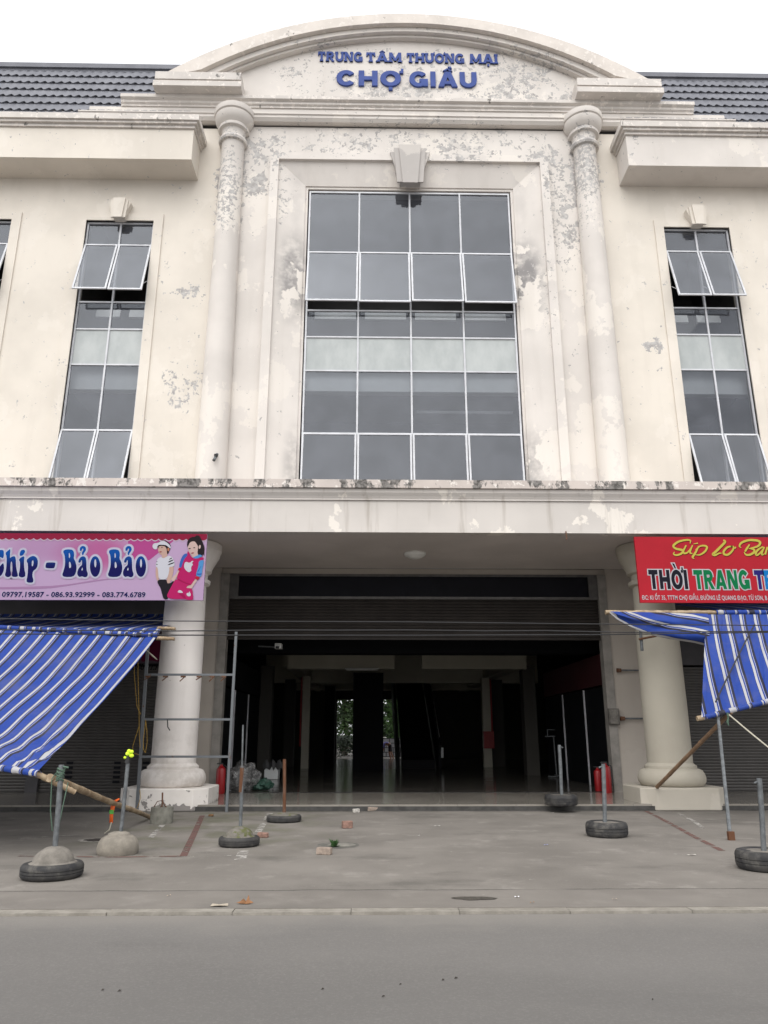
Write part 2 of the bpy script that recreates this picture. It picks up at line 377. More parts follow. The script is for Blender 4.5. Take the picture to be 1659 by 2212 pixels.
stripe([(398,1851),(500,1849)], .035, M['mark_white'], .006)
stripe([(360,1773),(325,1810)], .09, M['mark_white'])
stripe([(20,1815),(120,1806),(170,1804)], .05, M['mark_white'])
stripe([(1395,1752),(1440,1775),(1500,1808),(1560,1838)], .09, M['mark_red2'])
stripe([(1462,1755),(1500,1775),(1520,1790)], .08, M['mark_white'])
stripe([(1592,1851),(1645,1852)], .05, M['mark_white'])
stripe([(1455,1845),(1490,1848)], .04, M['mark_white'])

# ------------------------------------------------------------------ the market building
CX = 1.16
def U(u): return CX + u
B = thing('market_building', (CX, 19.7, 0), 'cream two-storey market hall with arched pediment, peeling paint and a wide open entrance', 'building')
W0, W1 = 19.7, 20.0
def part(name, mb, mat, parent=B, **k): return mb.build(name, mat, parent, **k)
# facade wall above the ledge, cut for five windows
wl = MB(); holes = [(-14.08,-12.05,16.43),(-9.81,-7.78,16.43)]
def wallrun(mb, a, b, z0, z1, hs):
    x = a
    for h0, h1, ht in hs:
        mb.box(U(x), U(h0), W0, W1, z0, z1); mb.box(U(h0), U(h1), W0, W1, ht, z1); x = h1
    mb.box(U(x), U(b), W0, W1, z0, z1)
wallrun(wl, -17, -5.5, 6.8, 19.9, holes); part('wall', wl, M['wall']); wl = MB(); wallrun(wl, 5.5, 17, 6.8, 19.9, [(-b, -a, t) for a, b, t in holes[::-1]])
part('wall', wl, M['wall'])
wl = MB(); wallrun(wl, -5.498, 5.498, 6.8, 20.0, [(-4.06, 4.06, 18.60)]); part('wall', wl, M['bay'])
# splayed surround of the great window
def uloop(x, zt, y): return [(U(-x),y,6.8),(U(-x),y,zt),(U(x),y,zt),(U(x),y,6.8)]
s = MB(); s.grid([uloop(4.32,18.86,19.72), uloop(4.32,18.86,19.50), uloop(4.06,18.62,19.50), uloop(4.06,18.62,19.60), uloop(3.24,17.88,19.82), uloop(3.24,17.88,19.86), uloop(3.16,17.80,19.86), uloop(3.16,17.80,20.3)], sm=False)
part('window_surround', s, M['bay'], fix=False)
def keystone(parent, cx, z0, z1, wb, wt, y, mat):
    m = MB(); d = (z1-z0)
    m.prism_y([(cx-wb*.62,z0+d*.10),(cx+wb*.62,z0+d*.10),(cx+wt,z1-d*.14),(cx-wt,z1-d*.14)], y+.10, 19.75)
    m.prism_y([(cx-wb*.80,z0+d*.04),(cx+wb*.80,z0+d*.04),(cx+wt*.80,z1-d*.06),(cx-wt*.80,z1-d*.06)], y+.05, y+.099)
    m.prism_y([(cx-wb*.46,z0),(cx+wb*.46,z0),(cx+wt*.56,z1),(cx-wt*.56,z1)], y, y+.049)
    return part('keystone', m, mat, parent)
keystone(B, U(0), 17.68, 19.08,   .50, .62, 19.35, plaster('keystone_plaster', (.43,.405,.385), peel=False, light=.3, streak=.5))
# windows
def window(x0, x1, ncol, zt, rows, y, ang, ang2, label=None):
    """rows: z breaks from top; row kinds: g glass, c casement, s spandrel"""
    wd = part('window', MB().box(x0, x1, y-.03, y+.05, zt-.05, zt), M['alu'])
    fr = MB(); xs = [lerp(x0, x1, i/ncol) for i in range(ncol+1)]; mw = .025
    zb = rows[-1][0]
    for i, xx in enumerate(xs):
        a, b = (xx, xx+.05) if i == 0 else ((xx-.05, xx) if i == ncol else (xx-mw, xx+mw))
        fr.box(a, b, y-.03, y+.05, zb, zt-.05)
    z = zt
    hb = MB()
    for zz, kind in rows[:-1]:
        for i in range(ncol): hb.box(xs[i]+(.05 if i == 0 else mw), xs[i+1]-(.05 if i == ncol-1 else mw), y-.025, y+.045, zz-.022, zz+.022)
    part('mullion', fr, M['alu'], wd); part('transom', hb, M['alu'], wd)
    gl = MB(); spn = MB()
    for zz, kind in rows:
        for i in range(ncol):
            a, b = xs[i]+.02, xs[i+1]-.02
            q = [(a,y+.01,zz+.01),(b,y+.01,zz+.01),(b,y+.01,z-.01),(a,y+.01,z-.01)]
            if kind == 'g': gl.add(q, [(0,1,2,3)])
            elif kind == 's': spn.add(q, [(0,1,2,3)])
            else:
                k = ang if kind == 'c' else ang2
                casement(wd, xs[i]+.015, xs[i+1]-.015, z-.01, zz+.03, y-.035, k*R(.93,1.07), .05)
        z = zz
    part('pane', gl, M['glass'], wd, fix=False)
    if spn.v: part('whitewashed_pane', spn, M['spandrel'], wd, fix=False)
    return wd
# sashes hang under the window part; their glass stays with the sash mesh group
def casement(parent, x0, x1, zt, zb, y, ang, fw=.05):
    L = zt - zb; ca, sa = cos(ang), sin(ang)
    def P(x, d, o): return (x, y - d*sa - o*ca, zt - d*ca + o*sa)
    fr = MB()
    def bar(xa, xb, da, db):
        vs = []
        for o in (0, .04):
            for d in (da, db): vs += [P(xa, d, o), P(xb, d, o)]
        fr.add(vs, [(0,1,3,2),(4,6,7,5),(0,4,5,1),(2,3,7,6),(0,2,6,4),(1,5,7,3)])
    bar(x0, x1, 0, fw); bar(x0, x1, L-fw, L); bar(x0, x0+fw, fw, L-fw); bar(x1-fw, x1, fw, L-fw)
    if ang > .12:                                                            # stays
        fr.tube([(x0+.01, y+.02, zt-L*.62), P(x0+.02, L*.86, 0)], .008, 5); fr.tube([(x1-.01, y+.02, zt-L*.62), P(x1-.02, L*.86, 0)], .008, 5)
    part('sash', fr, M['alu'], parent)
    gp = MB(); gp.add([P(x0+fw*.8, fw*.8, .02), P(x1-fw*.8, fw*.8, .02), P(x1-fw*.8, L-fw*.8, .02), P(x0+fw*.8, L-fw*.8, .02)], [(3,2,1,0)])
    part('sash_pane', gp, M['glass'], parent, fix=False)
ROWC = [(15.55,'g'),(13.56,'c'),(12.68,'g'),(11.59,'s'),(9.64,'g'),(7.3,'d')]
ROWS = [(15.63,'g'),(13.69,'c'),(12.80,'g'),(11.66,'s'),(9.64,'g'),(7.3,'d')]
window(U(-3.12), U(3.12), 4, 17.75, ROWC, 19.92, radians(11), radians(4.5))
for a, b in [(-14.08,-12.05),(-9.81,-7.78),(7.78,9.81),(12.05,14.08)]:
    window(U(a), U(b), 2, 16.43, ROWS, 19.80, radians(15), radians(14))
    q = MB(); o = .28
    def ul(d, y): return [(U(a-d),y,6.8),(U(a-d),y,16.43+d*.85),(U(b+d),y,16.43+d*.85),(U(b+d),y,6.8)]
    q.grid([ul(o,19.71), ul(o,19.655), ul(.0,19.655), ul(.0,19.77)], sm=False); part('window_surround', q, M['wall'], fix=False)
    keystone(B, U((a+b)/2), 16.36, 17.04, .27, .33, 19.40, M['wall'])
# rooms behind the glass
rm = MB(); rm.box(U(-17), U(17), 24.5, 24.7, 5.8, 20); rm.box(U(-17), U(17), 20.4, 24.5, 18.6, 18.8); rm.box(U(-17), U(17), 20.4, 24.5, 11.9, 12.2)
for u in (-17, -10.9, -6.6, 6.4, 10.7, 16.8): rm.box(U(u), U(u+.2), 20.0, 24.5, 6.82, 18.6)
part('upper_room', rm, M['room'])
part('floor_beam', MB().box(U(-16.7), U(16.7), 20.14, 20.4, 11.05, 12.72), M['white_beam'])
for a, b in [(-3.1,3.1),(-9.81,-7.78),(7.78,9.81)]:
    n = 4 if a == -3.1 else 2
    for i in range(n):
        x0, x1 = U(lerp(a,b,i/n))+.18, U(lerp(a,b,(i+1)/n))-.1
        f = MB(); f.box(x0, x1, 20.75, 20.83, 13.78, 13.93); f.box(x0, x1, 20.79, 20.81, 13.93, 14.05); part('strip_light', f, M['lamp_white'])
part('hand_rail', MB().box(U(.2), U(3.1), 20.9, 20.94, 10.72, 10.80), M['alu_dull'])
# engaged upper columns
PU = [(.425,6.8),(.42,9),(.40,12),(.375,15),(.355,18.2),(.35,19.08),(.36,19.10),(.43,19.13),(.455,19.20),(.43,19.27),(.37,19.29),(.36,19.50),(.38,19.56),(.47,19.60),(.48,19.67),(.44,19.71),(.43,19.74),(.52,19.82),(.575,19.92),(.60,20.02),(.605,20.06),(.57,20.08),(.63,20.11),(.64,20.15),(.64,20.29),(.61,20.31)]
for u in (-5.52, 5.52):
    c = part('upper_column', MB().lathe(PU[:7], U(u), 19.58, 40), M['column'])
    part('capital', MB().lathe(PU[6:], U(u), 19.58, 44), M['bay'], c)
# entablature
e = MB()
e.box(U(-10.1), U(10.1), 19.50, 20.0, 20.28, 20.52); part('frieze', e, M['bay'])
e = MB(); e.prism_x([(19.7,20.05),(19.52,20.05),(19.44,20.14),(19.44,20.22),(19.40,20.24),(19.40,20.278),(19.7,20.278)], U(-10.4), U(10.4)); part('frieze_moulding', e, M['bay'])
e = MB(); e.prism_x([(20.0,20.522),(19.46,20.522),(19.46,20.58),(19.40,20.62),(19.40,20.70),(19.31,20.74),(19.31,20.86),(20.0,20.86)], U(-9.1), U(9.1)); part('cornice', e, M['mould_top'])
e = MB(); e.box(U(-11.8), U(-10.102), 19.55, 20.0, 19.92, 20.36); e.box(U(10.102), U(11.8), 19.55, 20.0, 19.92, 20.36); part('parapet_end', e, M['mould_top'])
# pediment
def arc(cz, r, u0, u1, n=48):
    return [(lerp(u0,u1,i/n), cz + sqrt(r*r - lerp(u0,u1,i/n)**2)) for i in range(n+1)]
CO, RO = 11.29, 12.86
ped = MB(); ped.prism_y([(U(-8.0),20.862)] + [(U(x),z-.02) for x, z in arc(CO, RO, -8.0, 8.0)] + [(U(8.0),20.862)], 19.68, 20.3); part('pediment', ped, M['bay'])
def band(r0, c0, r1, c1, u0, u1, y0, y1, zmin):
    """arched band between outer circle (c0,r0) and inner circle (c1,r1)"""
    A = [(U(x),z) for x, z in arc(c0, r0, -u0, u0)]; Bn = [(U(x), z) for x, z in arc(c1, r1, -u1, u1)]
    vs = [(x,y0,z) for x,z in A] + [(x,y0,z) for x,z in Bn] + [(x,y1,z) for x,z in A] + [(x,y1,z) for x,z in Bn]
    n = len(A); fs = []
    for i in range(n-1):
        fs += [(i,i+1,n+i+1,n+i), (2*n+i,3*n+i,3*n+i+1,2*n+i+1), (i,2*n+i,2*n+i+1,i+1), (n+i,n+i+1,3*n+i+1,3*n+i)]
    fs += [(0,n,3*n,2*n), (n-1,3*n-1,4*n-1,2*n-1)]
    m = MB(); m.add(vs, fs); return m
part('arch', band(RO, CO, 11.75, 12.02, 7.98, 6.62, 19.20, 19.679, 21), M['arch'])
part('arch_moulding', band(11.74, 12.02, 11.40, 12.20, 6.60, 6.35, 19.36, 19.678, 21), M['bay'])
part('arch_moulding', band(11.39, 12.20, 11.26, 12.25, 6.33, 6.24, 19.50, 19.677, 21), M['bay'])
for sgn in (-1, 1):
    a, b = sorted((U(sgn*7.98), U(sgn*5.30)))
    e = MB(); e.box(a, b, 19.02, 19.677, 21.16, 21.44); e.box(a+.05, b-.05, 19.42, 19.677, 21.06, 21.16); e.box(a-.03, b+.03, 18.98, 19.677, 20.862, 21.06); part('pediment_block', e, M['mould_top'])
# eaves gutter boxes
for sgn in (-1, 1):
    a, b = sorted((U(sgn*6.56), U(sgn*17)))
    part('gutter_box', MB().box(a, b, 18.80, 19.70, 17.93, 19.02), M['wall'] if sgn < 0 else M['bay'])
    m = MB(); a, b = sorted((U(sgn*6.52), U(sgn*17))); m.box(a, b, 18.74, 19.699, 19.022, 19.12)
    a, b = sorted((U(sgn*6.45), U(sgn*17))); m.box(a, b, 18.66, 19.699, 19.12, 19.20)
    a, b = sorted((U(sgn*6.38), U(sgn*17))); m.box(a, b, 18.60, 19.699, 19.20, 19.40); part('gutter_moulding', m, M['mould_top'])
    a, b = sorted((U(sgn*10.4), U(sgn*17))); part('parapet', MB().box(a, b, 19.7, 20.0, 19.9, 20.05), M['mould_top'])
# tiled mansard roof: rows of wavy sheet
for sgn in (-1, 1):
    rf = MB(); y0, z0, y1, z1 = 19.42, 19.95, 20.72, 23.18; nr = 7
    for r in range(nr):
        t0, t1 = r/nr, (r+1.08)/nr; xs = [sgn*(6.9 + .035*i) for i in range(280)]
        rows = []
        for t, lift in ((t0,.0),(t0,.10),(lerp(t0,t1,.5),.045),(t1,.012)):
            ro = []
            for x in xs:
                wv = .5+.5*cos(2*pi*x/.27); ro.append((U(x), lerp(y0,y1,t) - lift - (.06*wv if lift > 0 else 0), lerp(z0,z1,t) - (.13*wv if t == t0 else .05*wv if lift else 0)))
            rows.append(ro)
        rf.grid(rows)
    part('roof', rf, M['roof'], ang=30)
    a, b = sorted((U(sgn*6.9), U(sgn*17))); m = MB(); m.box(a, b, 20.55, 21.2, 23.16, 23.34); m.box(a, b, 20.62, 21.2, 23.05, 23.16); part('ridge_flashing', m, M['roof'])
part('flat_roof', MB().box(U(-17), U(17), 20.75, 46, 22.6, 22.9), M['room'])
# ledge, fascia and soffit over the arcade
e = MB(); e.box(U(-17), U(17), 15.70, 19.70, 6.655, 6.84); part('ledge', e, M['mould_ledge'])
e = MB(); e.prism_x([(19.7,6.42),(15.86,6.42),(15.86,6.45),(15.83,6.50),(15.775,6.57),(15.765,6.62),(15.765,6.654),(19.7,6.654)], U(-17), U(17)); part('ledge_cove', e, M['fascia'])
e = MB(); e.box(U(-17), U(17), 15.90, 16.15, 5.70, 6.419); part('fascia', e, M['fascia'])
e = MB(); e.box(U(-17), U(17), 16.151, 19.7, 5.715, 6.419); part('soffit', e, M['smooth'])
M['jamb'] = plain('grey_jamb_concrete', (.22,.205,.185), .8, .2, 3)
# ground floor walls round the entrance
e = MB()
for sgn in (-1, 1):
    a, b = sorted((U(sgn*5.08), U(sgn*6.1))); e.box(a, b, 19.70, 20.1, .12, 5.71)
e.box(U(-5.08), U(5.08), 19.75, 20.1, 5.57, 5.71)
part('entrance_wall', e, plaster('entrance_paint', (.40,.36,.315), peel=False, light=.05, streak=.1))
e = MB()
for sgn in (-1, 1):
    a, b = sorted((U(sgn*4.86), U(sgn*5.078))); part('shutter_guide', MB().box(a, b, 19.66, 19.95, .12, 5.56), M['jamb'])

sh = MB(); z = 3.90; n = 0
rows = []
while z < 4.90:
    for dz, o in ((0,.0),(.012,.014),(.04,.022),(.068,.014),(.078,0)): rows.append([(U(-4.86),19.80-o,z+dz),(U(4.86),19.80-o,z+dz)])
    z += .08
sh.grid(rows, sm=False); sh.box(U(-4.86), U(4.86), 19.77, 19.84, 3.84, 3.899); part('rolling_shutter', sh, M['shutter'], fix=False)
sb = part('shutter_box', MB().box(U(-4.62), U(4.62), 19.74, 20.06, 4.96, 5.50), M['dark_box'])
e = MB(); e.box(U(-4.86), U(4.86), 19.68, 19.80, 4.89, 4.955); e.box(U(-4.86), U(-4.622), 19.70, 19.9, 4.957, 5.5); e.box(U(4.622), U(4.86), 19.70, 19.9, 4.957, 5.5); e.box(U(-4.86), U(4.86), 19.72, 19.9, 5.502, 5.562)
part('shutter_frame', e, M['steel_rail'], sb)
part('doorstep_track', MB().box(U(-4.86), U(4.86), 19.72, 19.80, .1205, .127), M['dark_box'])
# side shops: shutters, head panels
for sgn in (-1, 1):
    for (ua, ub) in ((6.35, 9.25), (9.55, 12.6)):
        rows = []; z = .14; a, b = sorted((U(sgn*ua), U(sgn*ub)))
        while z < 3.15:
            for dz, o in ((0,.0),(.01,.012),(.035,.018),(.06,.012),(.07,0)): rows.append([(a,19.80-o,z+dz),(b,19.80-o,z+dz)])
            z += .072
        m = MB(); m.grid(rows, sm=False); m.box(a, b, 19.79, 19.83, .125, .14); s_ = part('rolling_shutter', m, M['shutter_side'], fix=False)
        if sgn < 0 and ua < 7:
            v = MB()
            for kx in (-8.62, -7.45, -6.75):
                for kz in range(5): v.box(U(kx), U(kx)+.16, 19.765, 19.79, .34+kz*.11, .40+kz*.11)
            part('vent_slot', v, M['dark_box'], s_)
    m = MB(); a, b = sorted((U(sgn*6.1), U(sgn*17))); m.box(a, b, 19.82, 20.1, 3.21, 5.71)
    for u in (6.1, 9.25, 12.6): a, b = sorted((U(sgn*u), U(sgn*(u+.30)))); m.box(a, b, 19.72, 20.1, .12, 3.21)
    part('shop_wall', m, plain('shop_wall_paint', (.065,.062,.066), .8, .12, 2))
# floor slab and step
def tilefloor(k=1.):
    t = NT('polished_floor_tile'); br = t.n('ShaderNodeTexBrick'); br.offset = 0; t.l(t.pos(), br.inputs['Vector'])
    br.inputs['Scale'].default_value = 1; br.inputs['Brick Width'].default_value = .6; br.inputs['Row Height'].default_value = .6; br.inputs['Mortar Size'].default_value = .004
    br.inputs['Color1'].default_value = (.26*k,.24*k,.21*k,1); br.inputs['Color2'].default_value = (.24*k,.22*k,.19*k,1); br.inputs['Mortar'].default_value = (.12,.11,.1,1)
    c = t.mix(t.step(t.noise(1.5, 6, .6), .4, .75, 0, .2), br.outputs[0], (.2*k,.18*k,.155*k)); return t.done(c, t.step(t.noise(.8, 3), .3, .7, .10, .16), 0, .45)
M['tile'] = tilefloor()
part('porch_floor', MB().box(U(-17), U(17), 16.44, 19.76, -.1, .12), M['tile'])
M['tile_shaded'] = tilefloor(.36); part('hall_floor', MB().box(U(-17), U(17), 19.762, 46, -.1, .118), M['tile_shaded'])  # same tile as the porch, darkened to put the hall's shade into its colour
m = MB(); m.box(U(-17), U(17), 16.40, 16.439, -.1, .085); part('step_face', m, plain('step_stone', (.050,.048,.045), .85, .35, 5, bump=.5))
# arcade columns
PL = [(.60,.42),(.66,.46),(.695,.53),(.70,.60),(.68,.68),(.64,.75),(.58,.78),(.54,.785),(.54,.84),(.51,.86),(.47,.90)]
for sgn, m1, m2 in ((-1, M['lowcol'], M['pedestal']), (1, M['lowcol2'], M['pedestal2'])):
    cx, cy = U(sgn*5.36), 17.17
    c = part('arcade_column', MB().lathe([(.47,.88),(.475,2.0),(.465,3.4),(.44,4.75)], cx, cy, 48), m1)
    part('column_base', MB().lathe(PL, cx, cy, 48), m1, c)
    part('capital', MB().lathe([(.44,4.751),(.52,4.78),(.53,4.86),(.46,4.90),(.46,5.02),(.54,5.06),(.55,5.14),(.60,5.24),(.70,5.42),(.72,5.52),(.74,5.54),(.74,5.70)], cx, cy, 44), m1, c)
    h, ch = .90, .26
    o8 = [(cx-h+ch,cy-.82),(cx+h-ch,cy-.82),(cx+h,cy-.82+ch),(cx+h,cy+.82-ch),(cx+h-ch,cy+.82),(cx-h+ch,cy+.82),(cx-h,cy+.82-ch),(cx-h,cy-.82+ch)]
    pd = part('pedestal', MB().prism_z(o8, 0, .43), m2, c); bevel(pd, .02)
# hall interior
hl = MB()
hl.box(U(-12), U(-11.8), 20.1, 46, .12, 5.2); hl.box(U(11.8), U(12), 20.1, 46, .12, 5.2)
xa, xb = at(727,1600,45).x, at(866,1600,45).x
hl.box(U(-11.8), xa, 45, 45.3, .12, 5.2); hl.box(xb, U(11.8), 45, 45.3, .12, 5.2); hl.box(xa, xb, 45, 45.3, 3.40, 5.2)
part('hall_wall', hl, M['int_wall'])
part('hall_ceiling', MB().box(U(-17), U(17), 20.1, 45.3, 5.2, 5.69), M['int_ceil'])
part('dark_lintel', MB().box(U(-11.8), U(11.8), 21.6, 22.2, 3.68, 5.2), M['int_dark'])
for yb, qa, qb in ((27.4, 621, 852), (27.4, 912, 1137), (35.2, 575, 1160), (41.0, 640, 1060)):
    part('ceiling_beam', MB().box(at(qa,1430,yb).x, at(qb,1430,yb).x, yb, yb+.5, 3.72, 5.2), M['int_beam'])
for xb0, xb1 in ((U(-4.3),U(-3.8)),(U(4.0),U(4.5))): part('ceiling_beam', MB().box(xb0, xb1, 27.9, 45, 3.85, 5.2), M['int_beam'])
def pillar(px0, px1, Y, d=.6, mat='int_wall'):
    a, b = at(px0,1600,Y).x, at(px1,1600,Y).x; return part('pillar', MB().box(a, b, Y, Y+d, .12, 3.85), M[mat])
pillar(557,583,27.6); pillar(612,634,35.0); pillar(651,667,33,.4,'int_beam'); pillar(1136,1163,27.6); pillar(1063,1090,35); pillar(1045,1062,34,.4,'int_beam')
pillar(762,828,31,1.0,'int_dark'); pillar(700,722,40,.5,'int_dark'); pillar(690,700,42,.5)
for px, Y in ((1064,33.9),(648,32.9)):
    p = at(px,1600,Y); part('fire_pipe', MB().tube([(p.x,Y,1.0),(p.x,Y,3.8)],.04,8), M['red_pipe'])
p = at(1056,1605,33.8); part('hose_cabinet', MB().box(p.x-.22,p.x+.22,33.7,33.99,.9,1.6), M['red_pipe'])
for sgn in (-1, 1):                                              # shop fronts along the entrance passage
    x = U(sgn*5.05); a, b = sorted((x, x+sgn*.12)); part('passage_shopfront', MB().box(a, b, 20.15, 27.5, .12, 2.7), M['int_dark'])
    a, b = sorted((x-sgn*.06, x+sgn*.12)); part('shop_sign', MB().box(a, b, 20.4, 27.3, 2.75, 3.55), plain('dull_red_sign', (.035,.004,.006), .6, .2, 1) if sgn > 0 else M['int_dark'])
    for Y in (22.3, 24.8): part('door_post', MB().box(x-sgn*.04-.02, x-sgn*.04+.02, Y, Y+.05, .12, 2.7), M['alu_dull'])
# plafond lamp, conduit bits
p = at(896,1211,18.0); m = MB(); m.lathe([(.05,5.714),(.26,5.713),(.27,5.68),(.24,5.64),(.22,5.635),(.17,5.60),(.09,5.575),(.01,5.57)], p.x, 17.9, 28); tag(m.build('ceiling_lamp', M['lamp_white'], None, loc=(p.x,17.9,5.71)), 'round off-white ceiling lamp under the soffit above the entrance', 'ceiling lamp')

# ------------------------------------------------------------------ flat graphics and lettering
def tomesh(curve_obj):
    bpy.context.view_layer.update()
    me = bpy.data.meshes.new_from_object(curve_obj); d = curve_obj.data
    vs = [tuple(v.co) for v in me.vertices]; fs = [tuple(p.vertices) for p in me.polygons]
    bpy.data.objects.remove(curve_obj); bpy.data.curves.remove(d); bpy.data.meshes.remove(me); return vs, fs
def textmesh(body, offset=0.0, extrude=0.0, shear=0.0, spacing=1.0):
    c = bpy.data.curves.new('t', 'FONT'); c.body = body; c.size = 1; c.offset = offset; c.extrude = extrude; c.shear = shear; c.space_character = spacing; c.resolution_u = 4
    o = bpy.data.objects.new('t', c); COL.objects.link(o); return tomesh(o)
def text(mb, body, x0, x1, z0, z1, y, offset=0., depth=0., shear=0., spacing=1., acc=1.):
    """letters filling x0..x1 with their capitals between z0 and z1, facing -Y, front at y"""
    vs, fs = textmesh(body, offset, .5 if depth else 0., shear, spacing); xs = [v[0] for v in vs]; a, b = min(xs), max(xs)
    cap = .727 + offset*2; kx = (x1-x0)/(b-a); kz = (z1-z0)/cap
    mb.add([(x0+(v[0]-a)*kx, (y - (v[2]-.5)*depth if depth else y), z0+(min(v[1], .727+offset)+max(0, v[1]-.727-offset)*acc+offset)*kz) for v in vs], fs); return mb
def chaikin(P, n=1):
    for _ in range(n):
        Q = []
        for i in range(len(P)):
            a, b = P[i], P[(i+1) % len(P)]
            Q += [(a[0]*.75+b[0]*.25, a[1]*.75+b[1]*.25), (a[0]*.25+b[0]*.75, a[1]*.25+b[1]*.75)]
        P = Q
    return P
def fill(mb, loops, y, offset=0., smooth=1):
    """filled flat outline (loops of (X,Z), later ones may be holes) on the plane y"""
    c = bpy.data.curves.new('f', 'CURVE'); c.dimensions = '2D'; c.fill_mode = 'BOTH'; c.offset = offset
    for L in loops:
        L = chaikin(L, smooth); s = c.splines.new('POLY'); s.points.add(len(L)-1); s.use_cyclic_u = True
        for p, q in zip(s.points, L): p.co = (q[0], q[1], 0, 1)
    o = bpy.data.objects.new('f', c); COL.objects.link(o); vs, fs = tomesh(o)
    mb.add([(v[0], y, v[1]) for v in vs], fs); return mb
def ell(cx, cy, rx, ry, n=14, rot=0.): return [(cx+rx*cos(2*pi*i/n)*cos(rot)-ry*sin(2*pi*i/n)*sin(rot), cy+rx*cos(2*pi*i/n)*sin(rot)+ry*sin(2*pi*i/n)*cos(rot)) for i in range(n)]
def ribbon(mb, pts, wds, y, sub=5):
    """brush stroke of changing width on the plane y"""
    P = [Vector(p) for p in pts]; Q = []; Wd = []
    for i in range(len(P)-1):
        p0, p1, p2, p3 = P[max(i-1,0)], P[i], P[i+1], P[min(i+2,len(P)-1)]
        for k in range(sub):
            t = k/sub; Q.append(.5*((2*p1)+(p2-p0)*t+(2*p0-5*p1+4*p2-p3)*t*t+(3*p1-p0-3*p2+p3)*t**3)); Wd.append(lerp(wds[i], wds[i+1], t))
    Q.append(P[-1]); Wd.append(wds[-1]); A = []; Bq = []
    for i, p in enumerate(Q):
        t = (Q[min(i+1,len(Q)-1)]-Q[max(i-1,0)]).normalized(); n = Vector((-t.y, t.x))*Wd[i]/2
        A.append((p.x+n.x, y, p.y+n.y)); Bq.append((p.x-n.x, y, p.y-n.y))
    mb.grid([A, Bq], sm=False); return mb
def ink(name, col, rough=.45, k=.62): return plain(name, sc(col, k), .7, .03, 2, spec=.06)

# heavy block letters built from bars and ring sectors (unit height)
def ringsec(cx, cy, rx, ry, tx, ty, a0, a1, n=14):
    A = [radians(lerp(a0, a1, i/n)) for i in range(n+1)]
    return [(cx+rx*cos(a), cy+ry*sin(a)) for a in A] + [(cx+(rx-tx)*cos(a), cy+(ry-ty)*sin(a)) for a in reversed(A)]
def bx_(a, b, c, d): return [(a,c),(b,c),(b,d),(a,d)]
MARK = {'Â':('A','c'),'Ầ':('A','cg'),'Ạ':('A','d'),'Ợ':('O','hd'),'Ơ':('O','h'),'Ờ':('O','hg'),'Ư':('U','h')}
def glyph(ch, s=.27, serif=False):
    b, mk = MARK.get(ch, (ch, '')); t = s*.82; P = []; feet = []; heads = []
    if b == 'T': w = .86; P = [bx_(0,w,1-t,1), bx_(w/2-s/2,w/2+s/2,0,1-t)]; feet = [w/2]; P += [bx_(0,.13,.62,1-t), bx_(w-.13,w,.62,1-t)] if serif else []
    elif b == 'I': w = s+.02; P = [bx_(.01,s+.01,0,1)]; feet = [w/2]; heads = [w/2]
    elif b == 'H': w = .98; P = [bx_(0,s,0,1), bx_(w-s,w,0,1), bx_(s,w-s,.5-t/2,.5+t/2)]; feet = heads = [s/2, w-s/2]
    elif b == 'N': w = .98; P = [bx_(0,s*.9,0,1), bx_(w-s*.9,w,0,1), [(0,1),(s*1.15,1),(w,0),(w-s*1.15,0)]]; feet = [s/2]; heads = [s*.4, w-s/2]
    elif b == 'M': w = 1.16; P = [bx_(0,s*.9,0,1), bx_(w-s*.9,w,0,1), [(0,1),(s*1.05,1),(w/2+s*.4,.12),(w/2-s*.4,.12)], [(w,1),(w-s*1.05,1),(w/2-s*.4,.12),(w/2+s*.4,.12)]]; feet = [s/2, w-s/2]
    elif b == 'U': w = .95; P = [bx_(0,s,.42,1), bx_(w-s,w,.42,1), ringsec(w/2,.42,w/2,.43,s,t,180,360)]; heads = [s/2, w-s/2]
    elif b == 'O': w = 1.06; P = [ringsec(w/2,.5,w/2,.515,s,t,0,180), ringsec(w/2,.5,w/2,.515,s,t,180,360)]
    elif b == 'C': w = 1.0; P = [ringsec(w/2,.5,w/2,.515,s,t,38,322,22)]
    elif b == 'G': w = 1.04; P = [ringsec(w/2,.5,w/2,.515,s,t,40,300,22), bx_(w-s*1.02,w,.03,.5), bx_(w*.54,w-s*1.02,.5-t*.85,.5), ringsec(w/2,.5,w/2,.515,s,t,300,322,4)]
    elif b == 'A': w = 1.08; c = w/2; P = [[(0,0),(s*1.08,0),(c+s*.42,1),(c-s*.58,1)], [(w,0),(w-s*1.08,0),(c-s*.42,1),(c+s*.58,1)], bx_(c-.24,c+.24,.17,.17+t*.8)]; feet = [s*.5, w-s*.5]
    elif b == 'R': w = .96; P = [bx_(0,s,0,1), bx_(s,.52,1-t,1), bx_(s,.52,.40,.40+t*.85), ringsec(.52,.70,.36,.30,s,t*.9,-90,90), [(.36,.40),(.36+s,.40),(w,0),(w-s*1.1,0)]]; feet = [s/2]
    if serif: P += [bx_(f-s/2-.075, f+s/2+.075, 0, .13) for f in feet] + [bx_(f-s/2-.06, f+s/2+.06, .88, 1) for f in heads]
    c = w/2
    if 'h' in mk: P += [bx_(w-.08, w+.12, .86, 1.0), bx_(w+.0, w+.13, 1.0, 1.14)]
    if 'c' in mk: P += [[(c-.27,1.06),(c-.09,1.06),(c+.05,1.22),(c-.05,1.22)], [(c+.27,1.06),(c+.09,1.06),(c-.05,1.22),(c+.05,1.22)]]
    if 'g' in mk: P += [[(c+.02,1.36),(c+.20,1.36),(c+.24,1.24),(c+.12,1.24)]] if 'c' in mk else [[(c-.30,1.34),(c-.12,1.34),(c+.02,1.08),(c-.10,1.08)]]
    if 'd' in mk: P += [bx_(c-.10, c+.10, -.27, -.08)]
    return P, w
